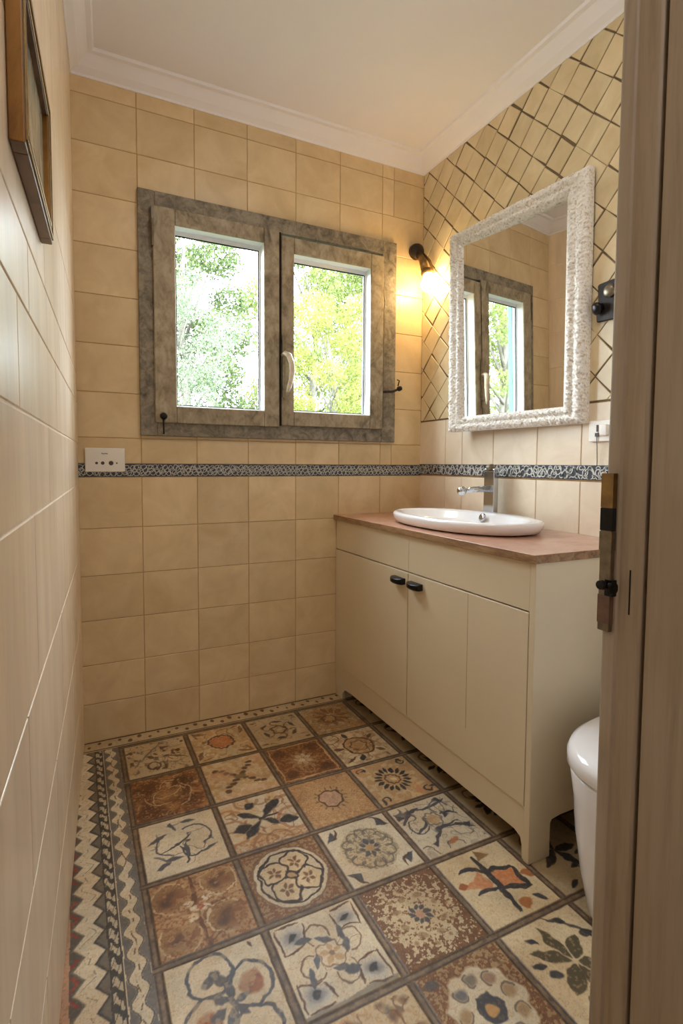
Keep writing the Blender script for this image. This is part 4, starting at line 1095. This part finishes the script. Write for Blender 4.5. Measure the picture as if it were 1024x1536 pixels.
spots = [
 ('slender_tree', 'pale slender tree with a thin light trunk seen in the left window sash', 1.35, 6.2, 4.5, .98, 19000, .025, 3, 11, .35, .05),
 ('leafy_tree', 'dark leafy tree behind the slender one in the left window sash', 2.45, 11.2, 8.0, 2.0, 46000, .048, 0, 12, .1, .14),
 ('leafy_tree', 'yellow-green leafy tree lit brightly in the right window sash', 4.05, 6.4, 4.4, 1.0, 25000, .028, 2, 13, .12, .07),
 ('leafy_tree', 'tall mid-green tree behind the yellow one in the right window sash', 7.95, 11.4, 8.4, 2.0, 44000, .05, 1, 14, .1, .16),
 ('leafy_tree', 'green tree nearest the house in the mirrored window', -5.6, 3.9, 4.5, 1.15, 14000, .038, 1, 15, .1, .12),
 ('leafy_tree', 'yellow-green tree filling the lower part of the mirrored window', -9.8, 5.2, 4.9, 1.5, 15000, .045, 2, 16, .05, .12),
 ('leafy_tree', 'tall dark tree farthest left in the mirrored window', -14.5, 9.6, 8.0, 2.1, 20000, .06, 1, 17, .1, .16),
 ('leafy_tree', 'broad bright tree far behind, seen at the left edge of the left sash', 0.6, 18.5, 10.8, 2.9, 34000, .085, 2, 21, .05, .2),
 ('leafy_tree', 'broad bright tree far behind, closing the view in the right sash', 8.9, 18.5, 11.5, 2.9, 34000, .085, 1, 22, .05, .2),
 ('leafy_tree', 'broad tree far behind, closing the view in the mirrored window', -19.0, 4.5, 8.5, 2.4, 26000, .08, 1, 23, .05, .2),
 ('shrub', 'grey-green feathery shrub at the bottom of the left sash', 1.35, 3.6, 1.95, .5, 7000, .022, 3, 19, .1, .03),
 ('shrub', 'grey-green feathery shrub at the bottom of the right sash', 2.85, 3.6, 1.8, .5, 6500, .022, 3, 20, .1, .03),
]
for nm, lab, x, y, h, sp, n, sz, mi, sd, low, tr in spots:
    tree(nm, lab, 'shrub' if nm == 'shrub' else 'tree', x, y, h, sp, n, sz, LM[mi], sd, low, tr)
for o in COL.objects:
    if o.get('group') == 'trees outside the window' and o.get('category') == 'shrub': o['group'] = 'shrubs outside the window'
bm = bmesh.new(); v = [bm.verts.new(p) for p in [(-30, .14, -.3), (30, .14, -.3), (30, 40, -.3), (-30, 40, -.3)]]; bm.faces.new(v)
struct(bm_obj('garden_ground', bm, simple('ground', srgb(70, 78, 50), .95, noise=.4, scale=2)))

# ---------------------------------------------------------------- light
w = bpy.data.worlds.new('World'); S.world = w; w.use_nodes = True; nt = w.node_tree; nt.nodes.clear()
out = nt.nodes.new('ShaderNodeOutputWorld'); bg = nt.nodes.new('ShaderNodeBackground')
tc = nt.nodes.new('ShaderNodeTexCoord'); nz_ = nt.nodes.new('ShaderNodeTexNoise'); nz_.inputs['Scale'].default_value = 2.5; nz_.inputs['Detail'].default_value = 4
rp_ = ramp(nt, [(.35, (.70, .83, 1, 1)), (.6, (.86, .93, 1, 1))]); nt.links.new(tc.outputs['Generated'], nz_.inputs['Vector']); nt.links.new(nz_.outputs['Fac'], rp_.inputs['Fac']); nt.links.new(rp_.outputs['Color'], bg.inputs['Color'])
bg.inputs['Strength'].default_value = 25.0; nt.links.new(bg.outputs[0], out.inputs[0])
sd = bpy.data.lights.new('sun', 'SUN'); sd.energy = 7; sd.angle = .01; sd.color = (1, .95, .85)
so = bpy.data.objects.new('sun', sd); link(so); so.rotation_euler = Vector((-.35, -.75, .95)).to_track_quat('Z', 'Y').to_euler()
pd = bpy.data.lights.new('window_portal', 'AREA'); pd.shape = 'RECTANGLE'; pd.size = 1.12; pd.size_y = .9; pd.cycles.is_portal = True
po = bpy.data.objects.new('window_portal', pd); link(po); po.location = (.795, .135, 1.645); po.rotation_euler = (-PI/2, 0, 0)

# ---------------------------------------------------------------- camera
cam = bpy.data.cameras.new('camera'); co_ = bpy.data.objects.new('camera', cam); link(co_)
RR = Vector((.8965982588, -.4428023441, .00613566)); UU = Vector((.0203492545, .0550362816, .9982769734)); DD = Vector((.4423770678, .894928514, -.0583561318))
mw = Matrix((RR, UU, -DD)).transposed().to_4x4(); mw.translation = Vector((-.01026549, -2.23340992, 1.08)); co_.matrix_world = mw
cam.sensor_fit = 'VERTICAL'; cam.sensor_height = 36; cam.lens = 36*809.3557/1536; cam.shift_y = -25.4788/1536; cam.clip_start = .02
S.camera = co_
S.view_settings.view_transform = 'Standard'; S.view_settings.look = 'None'; S.view_settings.gamma = 1; S.view_settings.exposure = 0
S.cycles.max_bounces = 10; S.cycles.diffuse_bounces = 5; S.cycles.glossy_bounces = 5; S.cycles.transparent_max_bounces = 12
S.cycles.sample_clamp_indirect = 6; S.cycles.caustics_reflective = False; S.cycles.caustics_refractive = False
